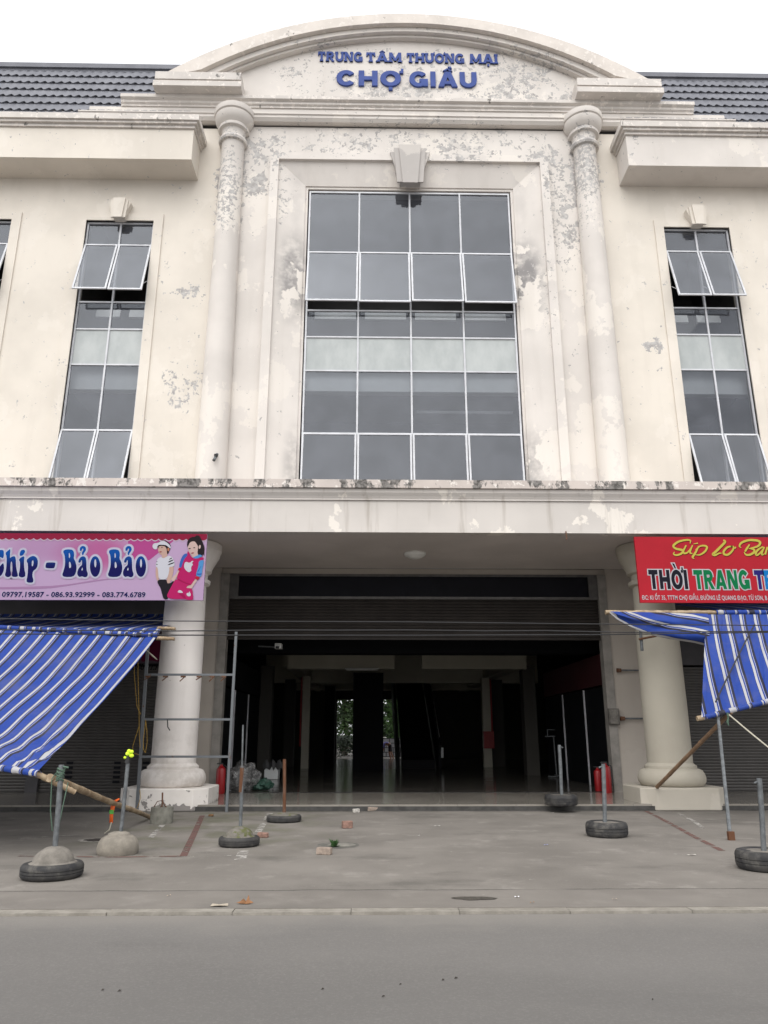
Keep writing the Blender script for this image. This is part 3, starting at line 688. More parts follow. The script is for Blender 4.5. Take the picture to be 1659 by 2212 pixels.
def word(body, x0, x1, z0, z1, s, serif, gap=.13):
    out = []; x = 0.
    for ch in body:
        P, w = glyph(ch, s, serif); out += [[(a+x, b) for a, b in p] for p in P]; x += w + gap
    k = (x1-x0)/(x-gap); return [[(x0+a*k, z0+b*(z1-z0)) for a, b in p] for p in out]

# raised letters on the pediment
LT = thing('facade_lettering', (CX, 19.5, 21.4), 'raised blue metal letters fixed across the arched pediment', 'lettering')
def lim(px0, px1, pyb, pyt, Y): a, b = at(px0, pyb, Y), at(px1, pyb, Y); return a.x, b.x, (a.z+b.z)/2, (at(px0,pyt,Y).z+at(px1,pyt,Y).z)/2
for line, (_, _, z0, z1), yf, s_, sf in (((('CHỢ', 727, 866), ('GIẦU', 884, 1029)), lim(728,1028,185.5,153.5,19.61), 19.612, .29, False),
        ((('TRUNG', 686, 783), ('TÂM', 791, 867), ('THƯƠNG', 879, 1004), ('MẠI', 1017, 1076)), lim(686,1074,134,114,19.63), 19.632, .27, True)):
    m = MB()
    for wd, a, b in line:
        for i, p in enumerate(word(wd, at(a,150,19.61).x, at(b,150,19.61).x, z0, z1, s_, sf)): m.prism_y(p, yf - .0012*(i % 9), 19.679 - .0011*(i % 7))
    m.build('lettering', M['letters'], LT)

# left shop banner ------------------------------------------------
YS = 15.84
def Z1(x, y): p = at((x/5.184)/1.15735, (1320+y/5.184)/1.15735, YS); return (p.x, p.z)
def Z2(x, y): p = at((360+x/8.295)/1.15735, (1320+y/8.295)/1.15735, YS); return (p.x, p.z)
def Z3(x, y): p = at((1570+x/4.74)/1.15735, (1320+y/4.74)/1.15735, YS); return (p.x, p.z)
xr = Z2(1275, 700)[0]; zt = Z2(1275, 125)[1]; zb = Z2(1270, 1500)[1]; xl = -10.6
SL = thing('shop_banner', (lerp(xl,xr,.5), 15.9, zb), 'pink printed banner with blue bubble lettering and two children, hung under the fascia', 'banner')
def print_bg():
    t = NT('pink_print'); big = t.noise(.55, 2, .4)
    c = t.mix(t.blob(*(Z1(1250,330)), 1.15, .62, .85), (.34,.235,.36), (.30,.05,.17)); c = t.mix(t.blob(*(Z1(600,250)), 1.3, .5, .45), c, (.25,.10,.22))
    return t.done(c, .6, 0, .15)
fr = MB().box(xl, xr, YS+.004, 15.895, zb, zt); fr.build('panel', ink('pink_lilac_print', (.52,.37,.55)), SL)
bgp = MB(); bgp.add([(xl,YS+.002,zb),(xr,YS+.002,zb),(xr,YS+.002,zt),(xl,YS+.002,zt)], [(0,1,2,3)]); bgp.build('printed_ground', print_bg(), SL)
m = MB(); fill(m, [[Z2(*p) for p in [(-330,640),(-60,690),(110,668),(650,240),(-330,225)]]], YS, 0, 0); m.build('printed_swash', ink('magenta_print', (.47,.075,.27)), SL)
m = MB(); fill(m, [[Z1(*p) for p in [(-300,770),(300,762),(800,745),(1250,670),(1600,640),(1250,690),(900,745),(600,790),(0,795),(-300,790)]]], YS-.001, 0, 1); m.build('printed_swash', ink('mauve_print', (.42,.24,.42)), SL)
# scalloped top band
sc_w = Z1(90,0)[0]-Z1(0,0)[0]; zlow = Z1(0,130)[1]; dp = Z1(0,130)[1]-Z1(0,152)[1]
def scal(off):
    P = [(xl, zt-.001), (xr-.001, zt-.001)]; x = xr-.001
    P.append((x, zlow-off))
    k = 0
    xq = x
    while xq > xl+sc_w:
        for i in range(1, 7): P.append((xq - sc_w*i/6, zlow - off - dp*sin(pi*i/6)))
        xq -= sc_w
    P.append((xl, zlow-off)); return P
m = MB(); fill(m, [scal(.022)], YS-.002, 0, 0); m.build('scalloped_edge', ink('pale_pink_print', (.62,.50,.60)), SL)
m = MB(); fill(m, [scal(0)], YS-.004, 0, 0); m.build('scalloped_band', ink('crimson_print', (.30,.018,.055)), SL)
G = []
def gl(*loops): G.append([[Z1(*p) for p in L] for L in loops])
gl([(-60,330),(-20,290),(30,285),(52,300),(50,380),(30,395),(10,370),(-20,400),(-35,470),(-20,530),(0,500),(40,455),(50,470),(55,540),(30,600),(0,630),(-50,620),(-85,540),(-85,400)])
gl([(72,325),(100,300),(134,272),(135,300),(128,400),(150,375),(190,365),(205,390),(208,480),(220,560),(236,612),(225,634),(165,634),(155,610),(165,540),(160,445),(147,428),(138,460),(135,540),(146,605),(130,632),(95,638),(64,615),(80,560),(88,470),(90,370)])
gl([(246,415),(270,385),(320,362),(312,430),(315,530),(335,612),(310,640),(262,638),(242,612),(260,540),(264,440)]); gl([(270,292),(310,280),(330,303),(310,340),(285,364),(253,355)])
gl([(342,420),(385,380),(430,360),(478,383),(495,440),(482,520),(425,562),(420,620),(436,682),(425,710),(358,708),(344,682),(360,620),(368,470)], [(412,430),(432,413),(440,450),(430,495),(412,502)])
gl([(598,465),(610,447),(716,449),(720,460),(710,512),(695,524),(600,520),(590,505)])
for dx in (0, 592):
    q = lambda L: [(a+dx, b) for a, b in L]
    gl(q([(820,312),(832,285),(900,276),(947,288),(965,330),(955,400),(977,430),(995,500),(987,582),(950,634),(838,636),(806,612),(825,560),(845,490),(845,380),(833,335)]), q([(892,325),(906,323),(914,370),(904,392),(893,390)]), q([(894,440),(913,438),(927,490),(916,522),(895,520)]))
    gl(q([(1016,432),(1038,385),(1080,364),(1112,383),(1121,430),(1121,540),(1143,604),(1125,636),(1092,638),(1065,625),(1030,638),(1002,602),(1008,550),(1040,500),(1066,482),(1066,422),(1056,413),(1046,447),(1024,452)]), q([(1054,545),(1068,508),(1076,520),(1076,550),(1060,554)]))
    gl(q([(1035,290),(1038,255),(1070,232),(1107,243),(1118,280),(1102,312),(1087,327),(1080,355),(1066,347),(1063,320),(1080,295),(1083,270),(1070,265),(1060,290),(1043,302)]))
    gl(q(ell(1235,500,68,136)), q(ell(1237,458,15,56)))
for off, dy, colr in ((.050,-.0042,(.55,.44,.60)), (.036,-.0054,(.56,.52,.66)), (.024,-.0066,(.58,.60,.72))):
    m = MB()
    for i, L in enumerate(G): fill(m, L[:1], YS+dy-.00006*i, off, 1)
    m.build('lettering_glow', ink('pale_glow_print', colr), SL)
def blue_print():
    t = NT('blue_gradient_print'); z = t.n('ShaderNodeSeparateXYZ'); t.l(t.pos(), z.inputs[0])
    c = t.mix(t.step(z.outputs[2], Z1(0,520)[1], Z1(0,300)[1]), (.007,.007,.065), (.005,.055,.24)); return t.done(c, .7, 0, .05)
m = MB()
for L in G: fill(m, L, YS-.009, .002, 1)
m.build('lettering', blue_print(), SL)
navy = ink('navy_print', (.012,.010,.09)); m = MB()
q0, q1 = at(3.5,1290,YS), at(314,1290,YS); text(m, '09797.19587 - 086.93.92999 - 083.774.6789', q0.x, q1.x, at(150,1289.8,YS).z, at(150,1278,YS).z, YS-.004, .030, 0, 0, 1.05); m.build('phone_numbers', navy, SL)
m = MB(); text(m, '09797.19587 - 086.93.92999 - 083.774.6789', q0.x-.01, q1.x+.01, at(150,1290.6,YS).z, at(150,1277.2,YS).z, YS-.003, .05, 0, 0, 1.05); m.build('phone_numbers_glow', ink('pale_lilac_print', (.60,.52,.68)), SL)
# printed children (flat print)
SK = ink('skin_print', (.60,.40,.33)); SK2 = ink('pale_skin_print', (.66,.48,.44)); HAIR = ink('dark_hair_print', (.025,.018,.022)); WH = ink('white_print', (.66,.66,.72)); BK = ink('black_print', (.018,.016,.022))
PK = ink('hot_pink_print', (.52,.020,.14)); DPK = ink('deep_pink_print', (.38,.012,.09)); LB = ink('sky_blue_print', (.10,.32,.66)); DB = ink('royal_blue_print', (.05,.14,.48)); RD = ink('red_cuff_print', (.50,.02,.05)); EAR = ink('warm_ear_print', (.50,.20,.12)); LIP = ink('lip_print', (.35,.06,.07))
def fig(name, base, items, dy):
    root = None
    for k, (nm, mat, polys) in enumerate(items):
        m = MB()
        for j, L in enumerate(polys): fill(m, [[Z2(*p) for p in L]], YS - dy - .0005*k - .00004*j, 0, 1)
        o = m.build(name if root is None else nm, mat, SL if root is None else root); root = root or o
    return root
fig('printed_boy', None, [
 ('skin', SK, [[(250,790),(290,815),(300,920),(312,1065),(290,1112),(262,1060),(238,950)], [(525,790),(618,785),(612,900),(590,1000),(560,1080),(540,1142),(480,1148),(458,1110),(490,1020),(515,920)], [(285,390),(300,360),(400,350),(460,400),(480,470),(484,600),(430,640),(372,615),(370,560),(328,545),(295,475)]]),
 ('hair', HAIR, [[(272,350),(300,290),(380,260),(445,258),(525,308),(560,370),(552,420),(527,482),(502,540),(480,545),(472,440),(450,395),(400,372),(330,372),(288,405),(278,402)]]),
 ('ear', EAR, [ell(507,447,22,38)]),
 ('visor', WH, [[(176,365),(205,318),(290,313),(370,264),(440,276),(522,338),(562,398),(547,432),(470,358),(380,347),(282,352),(275,444),(215,442),(182,412)]]),
 ('shirt', WH, [[(288,640),(350,598),(380,622),(420,628),(480,590),(520,572),(592,608),(638,720),(633,800),(518,808),(530,870),(510,960),(472,1068),(308,1072),(295,900),(285,822),(238,795),(262,690)]]),
 ('sleeve_stripe', BK, [[(525,645),(580,612),(588,630),(528,662)], [(510,695),(605,650),(616,672),(505,725)], [(498,755),(628,705),(632,728),(498,780)], [(264,690),(280,688),(276,712),(260,712)], [(253,744),(287,755),(285,770),(249,760)]]),
 ('trousers', BK, [[(308,1070),(472,1066),(480,1145),(540,1152),(615,1090),(620,1150),(560,1230),(520,1320),(490,1400),(500,1482),(412,1482),(378,1380),(348,1250),(298,1170),(276,1112)]]),
 ('eye', BK, [ell(306,412,14,8), ell(374,402,15,8)]), ('mouth', LIP, [ell(345,497,28,12,10,-.1)])], .005)
fig('printed_girl', None, [
 ('skin', SK2, [[(700,880),(748,892),(700,985),(660,1055),(620,1112),(558,1082),(600,1008),(660,968)], [(1068,1050),(1114,1080),(1022,1202),(1002,1256),(940,1250),(870,1242),(918,1192),(985,1175)], [(905,380),(940,280),(1050,240),(1120,330),(1178,348),(1178,420),(1132,445),(1118,520),(1125,590),(1050,625),(1000,605),(992,572),(948,522),(917,450)]]),
 ('hair', HAIR, [[(893,320),(918,238),(990,188),(1058,188),(1090,152),(1152,162),(1192,240),(1232,320),(1262,420),(1250,520),(1255,595),(1225,530),(1210,600),(1135,560),(1108,520),(1122,440),(1120,372),(1085,320),(1050,275),(960,290),(915,385),(900,400)]]),
 ('ear', SK2, [ell(1157,395,22,42,12,.2)]),
 ('hoodie', PK, [[(908,478),(932,500),(960,560),(1000,622),(1100,642),(1232,598),(1242,662),(1142,682),(1130,800),(1087,950),(1062,1062),(1002,1152),(980,1184),(860,1152),(688,1062),(688,1000),(738,880),(800,720),(850,620),(895,560)]]),
 ('hood_lining', LB, [[(1000,622),(1110,570),(1160,553),(1212,572),(1190,602),(1100,640)]]),
 ('sleeve', DB, [[(905,528),(840,538),(788,600),(738,742),(733,822),(772,832),(802,740),(842,640),(902,580)]]),
 ('sleeve', LB, [[(1140,680),(1242,664),(1237,750),(1212,850),(1207,940),(1182,1022),(1083,992),(1088,930),(1130,800)]]),
 ('sleeve_crease', DB, [[(1195,770),(1150,840),(1112,900),(1105,935),(1150,880)], [(1205,935),(1150,950),(1088,940),(1100,975),(1180,985)]]),
 ('cuff', RD, [[(733,822),(777,836),(752,892),(700,880)], [(1075,995),(1172,1025),(1112,1087),(1058,1050)]]),
 ('trousers', PK, [[(688,1062),(860,1152),(982,1182),(918,1195),(872,1242),(940,1252),(1002,1256),(1022,1400),(1027,1496),(900,1496),(850,1472),(620,1478),(500,1452),(477,1400),(520,1310),(600,1160),(640,1090)]]),
 ('fold', DPK, [[(690,1040),(860,1130),(985,1165),(980,1190),(860,1160),(690,1075)], [(700,1350),(830,1360),(880,1470),(840,1470)]]),
 ('apple_emblem', WH, [[(833,790),(848,720),(888,703),(930,727),(980,713),(1027,762),(985,800),(980,850),(992,882),(950,922),(920,915),(898,902),(870,878),(843,840)], [(968,718),(988,690),(1034,683),(1012,715),(985,733)], [(695,1342),(720,1295),(760,1290),(800,1320),(816,1352)], [(880,1370),(905,1345),(930,1355),(955,1342),(978,1375),(965,1420),(905,1418)], [(925,1345),(945,1322),(968,1330),(945,1348)]]),
 ('eye', BK, [ell(950,428,24,9), ell(1046,412,22,9,12,-.1)]), ('mouth', LIP, [ell(1010,522,32,11,10,-.15)])], .011)

# right shop banner -----------------------------------------------
xl2 = Z3(92,300)[0]; zt2 = Z3(100,103)[1]; zb2 = Z3(140,884)[1]; xr2 = at(1659,1230,YS).x + .55
SRT = thing('shop_banner', (lerp(xl2,xr2,.5), 15.9, zb2), 'red printed banner with yellow script and outlined capitals, hung under the fascia', 'banner')
MB().box(xl2, xr2, YS+.002, 15.895, zb2, zt2).build('panel', plain('red_print', (.33,.010,.020), .6, .06, 1.5, spec=.15), SRT)
YEL = ink('yellow_print', (.66,.58,.10)); SHW = ink('dark_red_shade_print', (.13,.012,.018))
u = Z3(130,0)[0]-Z3(0,0)[0]; u /= 130
strokes = [ # Súp
 ([(735,185),(738,150),(690,142),(600,162),(545,200),(540,225),(575,248),(640,262),(648,285),(620,310),(570,322),(540,308),(552,285)], [8,18,22,24,26,24,26,28,26,22,20,16,6]),
 ([(690,205),(655,275),(668,300),(705,290),(745,240),(765,205)], [16,22,22,18,14,10]), ([(765,205),(735,275),(742,300),(765,300)], [14,22,20,6]), ([(775,190),(828,180)], [6,16]),
 ([(838,215),(800,290),(765,345),(785,365)], [14,24,26,4]), ([(800,260),(850,218),(905,210),(935,230),(910,280),(850,318),(800,318)], [10,18,22,24,22,18,8]),
 # Lơ
 ([(1128,145),(1150,165),(1100,220),(1040,280),(1005,312),(1030,322),(1080,300),(1110,300)], [22,26,28,28,26,24,16,8]),
 ([(1240,215),(1180,228),(1135,275),(1140,312),(1185,315),(1235,270),(1250,225),(1215,215)], [14,22,24,26,24,22,20,10]), ([(1240,240),(1270,238),(1275,222)], [10,16,10]),
 # Ban
 ([(1340,235),(1320,215),(1345,175),(1430,145),(1530,150),(1565,175),(1540,215),(1470,238),(1430,245)], [6,20,24,26,28,28,24,18,8]), ([(1440,195),(1410,240),(1385,280)], [12,24,20]), ([(1440,245),(1490,255),(1490,290),(1440,318),(1395,315),(1375,285)], [10,24,26,24,22,8]),
 ([(1600,222),(1550,250),(1515,290),(1522,322),(1560,300),(1610,240)], [14,22,26,24,18,12]), ([(1615,225),(1585,290),(1590,318),(1615,305)], [16,24,20,6]),
 ([(1650,225),(1625,315)], [18,22]), ([(1632,280),(1670,232),(1700,228),(1690,290),(1705,318)], [8,18,22,22,8])]
m = MB(); m2 = MB()
for i, (P, Wd) in enumerate(strokes):
    ribbon(m, [Z3(*p) for p in P], [max(3, x*1.0)*u for x in Wd], YS-.004-.0001*i); ribbon(m2, [Z3(p[0]+5, p[1]+7) for p in P], [max(4, x*1.1)*u for x in Wd], YS-.0005-.0001*i)
m.build('script_lettering', YEL, SRT); m2.build('script_shade', SHW, SRT)
CW = ink('white_outline_print', (.62,.60,.64))
zb_, zt_ = Z3(300,722)[1], Z3(300,497)[1]
mw = MB()
for wd, a, b, colr in (('THỜI', 248, 702, (.018,.018,.028)), ('TRANG', 782, 1432, (.01,.21,.075)), ('T', 1502, 1606, (.03,.025,.20)), ('R', 1618, 1720, (.01,.22,.62))):
    m = MB()
    for i, p in enumerate(word(wd, Z3(a,600)[0], Z3(b,600)[0], zb_, zt_, .29, False, .15)):
        fill(mw, [p], YS-.002-.00004*i, .024, 0); fill(m, [p], YS-.005-.00004*i, .002, 0)
    m.build('capital_lettering', ink('capital_print', colr), SRT)
mw.build('lettering_outline', CW, SRT)
m = MB(); text(m, 'ÐC: KI ỐT 35, TTTM CHỢ GIẦU, ÐƯỜNG LÊ QUANG ÐẠO, TỪ SƠN, B', Z3(168,850)[0], Z3(1650,850)[0], Z3(800,852)[1], Z3(800,797)[1], YS-.003, .018, 0, 0, 1.06); m.build('address_lettering', CW, SRT)
# board of the shop behind the left column
p = at(318,1455,19.55); IB = thing('shop_board', (p.x-1.0, 19.6, 3.2), 'shaded mauve shop board over the rolling shutter behind the left column', 'sign')
MB().box(p.x-3.0, p.x+.75, 19.60, 19.70, 3.22, 4.05).build('panel', ink('mauve_board', (.115,.085,.105)), IB)
m = MB(); a, b = at(268,1440,19.58), at(340,1440,19.58); text(m, '19587-0977.726.1', a.x, b.x+.25, a.z-.08, a.z+.07, 19.594, .02); m.build('phone_numbers', ink('dark_ink', (.012,.010,.016)), IB)
m = MB(); fill(m, [[(q.x, q.z) for q in (at(*k, 19.59) for k in [(300,1432),(318,1395),(332,1383),(350,1385),(350,1432),(325,1425)])]], 19.596, 0, 2); m.build('printed_figure', ink('dark_pink_ink', (.16,.012,.05)), IB)

# ------------------------------------------------------------------ striped awnings
def stripes():
    t = NT('striped_tarpaulin'); uv = t.n('ShaderNodeUVMap'); s = t.n('ShaderNodeSeparateXYZ'); t.l(uv.outputs[0], s.inputs[0])
    f = t.math('FRACT', t.math('ADD', s.outputs[0], 100.0)); r = t.n('ShaderNodeValToRGB'); t.l(f, r.inputs[0]); r.color_ramp.interpolation = 'CONSTANT'
    BL, DK, WT, GY = (.014,.044,.24,1), (.010,.010,.020,1), (.37,.37,.39,1), (.017,.018,.032,1); el = r.color_ramp.elements
    el[0].position = 0; el[0].color = BL; el[1].position = .415; el[1].color = DK
    for p, c in ((.44,WT),(.60,DK),(.612,BL),(.69,WT),(.715,BL),(.735,GY),(.88,BL)): e = el.new(p); e.color = c
    c = t.mix(t.step(t.noise(1.6, 7, .68), .42, .72, 0, .22), r.outputs[0], (.16,.15,.15)); t.bump(t.noise(5, 5, .6, stretch=(1,1,.4)), .35, .03); return t.done(c, .6, 0, .2)
M['stripe'] = stripes()
PER = .285
def wrap(mb, A, Bp, r, n=60, k=10, lump=.25):
    A, Bp = Vector(A), Vector(Bp); rows = []; uvs = []; t = (Bp-A).normalized(); o = t.orthogonal().normalized(); b = t.cross(o); L = (Bp-A).length
    for i in range(k+1):
        a = 2*pi*i/k; rows.append([tuple(A.lerp(Bp, j/n) + (o*cos(a)+b*sin(a))*r*(1+lump*mnoise.noise((j*.9,i*.0,A.x)))) for j in range(n+1)]); uvs.append([(A.lerp(Bp, j/n).x/PER + .15*sin(j), 0) for j in range(n+1)])
    mb.grid(rows, uvs); return mb
# left: from the shop wall over two bamboo poles down to the street
AW = thing('striped_awning', (-7.5, 13, 1.0), 'blue awning with white stripes sloping out to the street below the pink banner', 'awning')
pr2, pl2 = at(338,1377,15.35), at(0,1359,15.35); pr1 = at(350,1357,15.9); cr = at(80,1671,9.94)
XR = cr.x; XL = -10.8
def ptop(X): t = (X-pr2.x)/(pl2.x-pr2.x); return Vector((X, 15.35, lerp(pr2.z, pl2.z, t)))
def pbot(X): d = XR - X; return Vector((X, 9.94 + .52*d, cr.z + .085*d))
rows = []; uvs = []; NS, NTt = 90, 44
for j in range(NTt+1):
    t = j/NTt; ro = []; uo = []
    for i in range(NS+1):
        s = i/NS; X0 = lerp(XR, XL, s); a = ptop(lerp(pr2.x, XL, s)); b = pbot(X0); p = a.lerp(b, t)
        sag = .16*sin(pi*t)*(1-.3*t) ; p.z -= sag
        p.z += .022*mnoise.noise((X0*1.3, t*3, 1)) + .010*mnoise.noise((X0*5, t*8, 4)) + .07*t**3*mnoise.noise((X0*3.2, t*1.2, 7)) + .03*sin(X0*9+t*2)*t**5 + .018*sin(X0*13)*(1-t)**4 + .04*sin(math.atan2(s*2.4, 1.001-t)*16)*math.exp(-3.0*hypot(s*2.4, 1-t))*min(1, 12*hypot(s*2.4, 1-t)) + .016*mnoise.noise((X0*2.5+t*4, t*5-X0, 2))
        if s < .1: p.z -= .05*(1-s/.1)**2*sin(pi*t); p.x -= .10*(1-s/.1)**2*sin(pi*t)
        ro.append(tuple(p)); uo.append((X0/PER + .14*mnoise.noise((X0*.8, t*2.2, 3)) + 13*max(0,t-.76)**2, t))
    rows.append(ro); uvs.append(uo)
m = MB().grid(rows, uvs); m.build('cloth', M['stripe'], AW)
m = MB(); wrap(m, (pr2.x+.02,15.33,pr2.z+.035), (XL,15.33,ptop(XL).z+.035), .045, 120); m.build('rolled_hem', M['stripe'], AW); m = MB(); wrap(m, (XR+.03,9.92,cr.z-.0), tuple(pbot(XL)), .042, 120); m.build('rolled_hem', M['stripe'], AW)
rows = []; uvs = []
for j, (Y, pyr, pyl) in enumerate(((15.36,1376,1358),(15.9,1357.5,1355),(17.5,1345,1345),(19.55,1332,1332),(19.66,1326,1326))):
    xr_ = pr2.x if j == 0 else (pr1.x if j == 1 else pr1.x - .12); a = at(345,pyr,Y).z; b = at(0,pyl,Y).z
    rows.append([(lerp(xr_,XL,i/60), Y, lerp(a,b,min(1.3,i/40)) - (.05*sin(i*.5)**2 if j == 2 else 0)) for i in range(61)]); uvs.append([(lerp(xr_,XL,i/60)/PER, 0) for i in range(61)])
m = MB().grid(rows, uvs); m.build('rear_cloth', M['stripe'], AW)
def pole(px0, py0, Y0, px1, py1, Y1, r, ext=0, nodes=9):
    a, b = at(px0,py0,Y0), at(px1,py1,Y1); a = a + (a-b)*ext; pts = []; rs = []; n = nodes*4
    for i in range(n+1):
        pts.append(a.lerp(b, i/n) + Vector((0,0,.012*mnoise.noise((i*.25,px0,1))))); rs.append(r*(1.12 if i % 4 == 0 else 1.0)*(1-.15*i/n))
    return pts, rs
pts, rs = pole(340,1378.5,15.33,377,1380,15.33,.038); MB().tube(pts, rs, 10).build('bamboo_pole', M['bamboo'], AW)
pts, rs = pole(340,1356.5,15.9,379,1358,15.9,.036); MB().tube(pts, rs, 10).build('bamboo_pole', M['bamboo'], AW)
pts, rs = pole(76,1670,9.94,162,1711,10.25,.036,.0); MB().tube(pts, rs, 10).build('bamboo_pole', M['bamboo'], AW)
# right: half folded awning
AWR = thing('striped_awning', (8.0, 14.6, 1.9), 'half folded blue striped awning with a swag, below the red banner', 'awning')
def Z5(x, y, Y): return at(1279+x/4.363, 1296.4+y/4.363, Y)
rows = []; uvs = []
xs = [1085 + (2150-1085)*i/70 for i in range(71)]
for j in range(41):
    t = j/40; ro = []; uo = []; Y = lerp(15.52, 13.75, t**1.15)
    for i, xx in enumerate(xs):
        s = i/70; xl_ = [1085,1062,1050,1040,1030][min(3,int(t*4))]; xn = [1085,1062,1050,1040,1030][min(4,int(t*4)+1)]; xe = lerp(xl_, xn, t*4-int(t*4) if t < 1 else 1)
        X = lerp(xe, 2150 + 90*t, s); yb = 1105 - (X-1030)*.250; yt = 135; y = lerp(yt, yb, t)
        d = ((X-1350) + (y-590)*.5)/60.0
        Yk = Y - .10*math.exp(-d*d)*sin(pi*min(1,t*1.1)) + .05*mnoise.noise((X*.012, t*1.5, 2)) + .025*mnoise.noise((X*.05, t*2, 5)) - (.12*math.exp(-((X-1040)/50.0)**2)*t)
        p = Z5(X, y, Yk); ro.append(tuple(p)); u0 = .54 + lerp((X-1135)/132, (X-1335)/148, t**1.1); uo.append((u0 + .05*mnoise.noise((X*.01, t*4, 9)), t))
    rows.append(ro); uvs.append(uo)
m = MB().grid(rows, uvs); m.build('cloth', M['stripe'], AWR)
BY = lambda x: lerp(0,0,0)
def byy(x):
    K = [(160,116),(230,178),(345,245),(470,300),(590,338),(760,372),(960,402),(1090,436)]
    for (a, ya), (b, yb) in zip(K, K[1:]):
        if x <= b: return lerp(ya, yb, (x-a)/(b-a))
    return K[-1][1]
rows = []; uvs = []
for j in range(25):
    t = j/24; ro = []; uo = []
    for i in range(61):
        X = lerp(160, 1090, i/60); yb = byy(X); yt = 106 + 22*i/60; y = lerp(yt, yb, t)
        fold = .05*sin(t*9 + X*.004) + .03*mnoise.noise((X*.006, t*5, 3)); Y = 15.45 - .22*sin(pi*t*.9)*min(1,(yb-yt)/150) + fold*min(1,(yb-yt)/120)
        ro.append(tuple(Z5(X + 18*sin(t*3), y, Y))); uo.append((.60 - (yb-y)/122 + .07*mnoise.noise((X*.008, t*3, 1)), t))
    rows.append(ro); uvs.append(uo)
m = MB().grid(rows, uvs); m.build('swag', M['stripe'], AWR)
m = MB(); wrap(m, Z5(1165,116,15.56), Z5(2250,116,15.56), .052, 70); m.build('rolled_hem', M['stripe'], AWR); m = MB(); wrap(m, Z5(1050,1107,13.72), Z5(2240,806,13.72), .046, 70); m.build('rolled_hem', M['stripe'], AWR)
pts, rs = pole(1308,1323,15.58,1800,1322.5,15.58,.045,0,22); MB().tube(pts, rs, 10).build('bamboo_pole', M['bamboo'], AWR)
a, b = Z5(988,1117,13.72), Z5(1075,1102,13.72); MB().tube([a, b], [.045,.045], 10).build('bamboo_pole', M['bamboo'], AWR)
MB().tube([Z5(1532,228,15.2), Z5(1440,400,14.85), Z5(1330,620,14.45), Z5(1230,820,14.05), Z5(1165,960,13.7)], .014, 6).build('tie_cord', M['cable'], AWR)
rows = []; uvs = []
for Y, py in ((15.6,1322),(17.4,1310),(19.6,1302)):
    rows.append([(lerp(at(1497,1310,17.0).x+.12, 12.5, i/40), Y, at(1560,py,Y).z - .03*sin(i*.8)**2) for i in range(41)]); uvs.append([(lerp(7.1,12.5,i/40)/PER, 0) for i in range(41)])
m = MB().grid(rows, uvs); m.build('rear_cloth', M['stripe'], AWR)

# ------------------------------------------------------------------ poles, props, racks
a = at(107,1680,10.0); b = gr(323,1770); b.z = .04
pts = [a.lerp(b, i/32) + Vector((0,0,.006*sin(i*.3))) for i in range(33)]; tag(MB().tube(pts, [.046*(1.1 if i%4==0 else 1)*(1-.2*i/32) for i in range(33)], 10).build('bamboo_pole', M['bamboo'], None, loc=tuple(b)), 'long bamboo pole slanting from the pink side awning down to the concrete cylinder', 'bamboo pole')
a = at(1419,1698,16.30); b = Z5(1312,1050,13.70); a.z = .455
tag(MB().tube([a.lerp(b,i/24) for i in range(25)], [.037*(1.1 if i%5==0 else 1) for i in range(25)], 10).build('bamboo_pole', M['bamboo_dark'], None, loc=tuple(a)), 'brown bamboo prop leaning from the right column pedestal up to the folded awning', 'bamboo pole')
a = gr(1578,1815); b = Z5(1185,1080,13.78)
SP = thing('steel_prop', tuple(a), 'thin grey steel tube without a base propping up the folded awning', 'pole')
MB().tube([a, b], .028, 8).build('tube', M['galv'], SP); MB().box(a.x-.03, a.x+.06, a.y-.03, a.y+.03, .0, .12).build('foot_bracket', M['rust'], SP)
RO = thing('guy_rope', tuple(Z5(1275,1060,13.68)), 'pale rope stretched from the folded awning towards the right edge', 'rope')
MB().tube([Z5(1285,1075,13.68), Z5(1480,1240,13.0), Z5(1800,1500,12.2)], .012, 6).build('line', M['rope_pale'], RO)
MB().tube([Z5(1275,1060,13.66), Z5(1283,1110,13.66), Z5(1276,1150,13.66), Z5(1288,1185,13.66)], [.02,.012,.02,.006], 6).build('knot', M['rope_green'], RO)
# steel rack against the left column
RK = thing('steel_rack', tuple(gr(392,1752)), 'grey welded steel rack of two uprights and three rails before the left column', 'rack')
def tub(pts, hw, name, par, mat):
    m = MB(); (a, b) = pts; a, b = Vector(a), Vector(b)
    if abs(b.z-a.z) > abs(b.x-a.x): m.add([(p.x+dx*hw, p.y+dy*hw, p.z) for p in (a,b) for dx,dy in ((-1,-1),(1,-1),(1,1),(-1,1))], [(0,1,2,3),(7,6,5,4),(0,4,5,1),(1,5,6,2),(2,6,7,3),(3,7,4,0)])
    else: m.add([(p.x, p.y+dy*hw, p.z+dz*hw) for p in (a,b) for dy,dz in ((-1,-1),(1,-1),(1,1),(-1,1))], [(0,1,2,3),(7,6,5,4),(0,4,5,1),(1,5,6,2),(2,6,7,3),(3,7,4,0)])
    return m.build(name, mat, par)
YR = 16.22
ur0, ur1 = at(489.5,1753,YR), at(510.5,1365,YR); ul0, ul1 = at(296,1748,YR), at(321,1373,YR); ur0.z = ul0.z = 0.0
tub((ur0, ur1), .026, 'upright', RK, M['rack']); tub((ul0, ul1), .028, 'upright', RK, M['rack'])
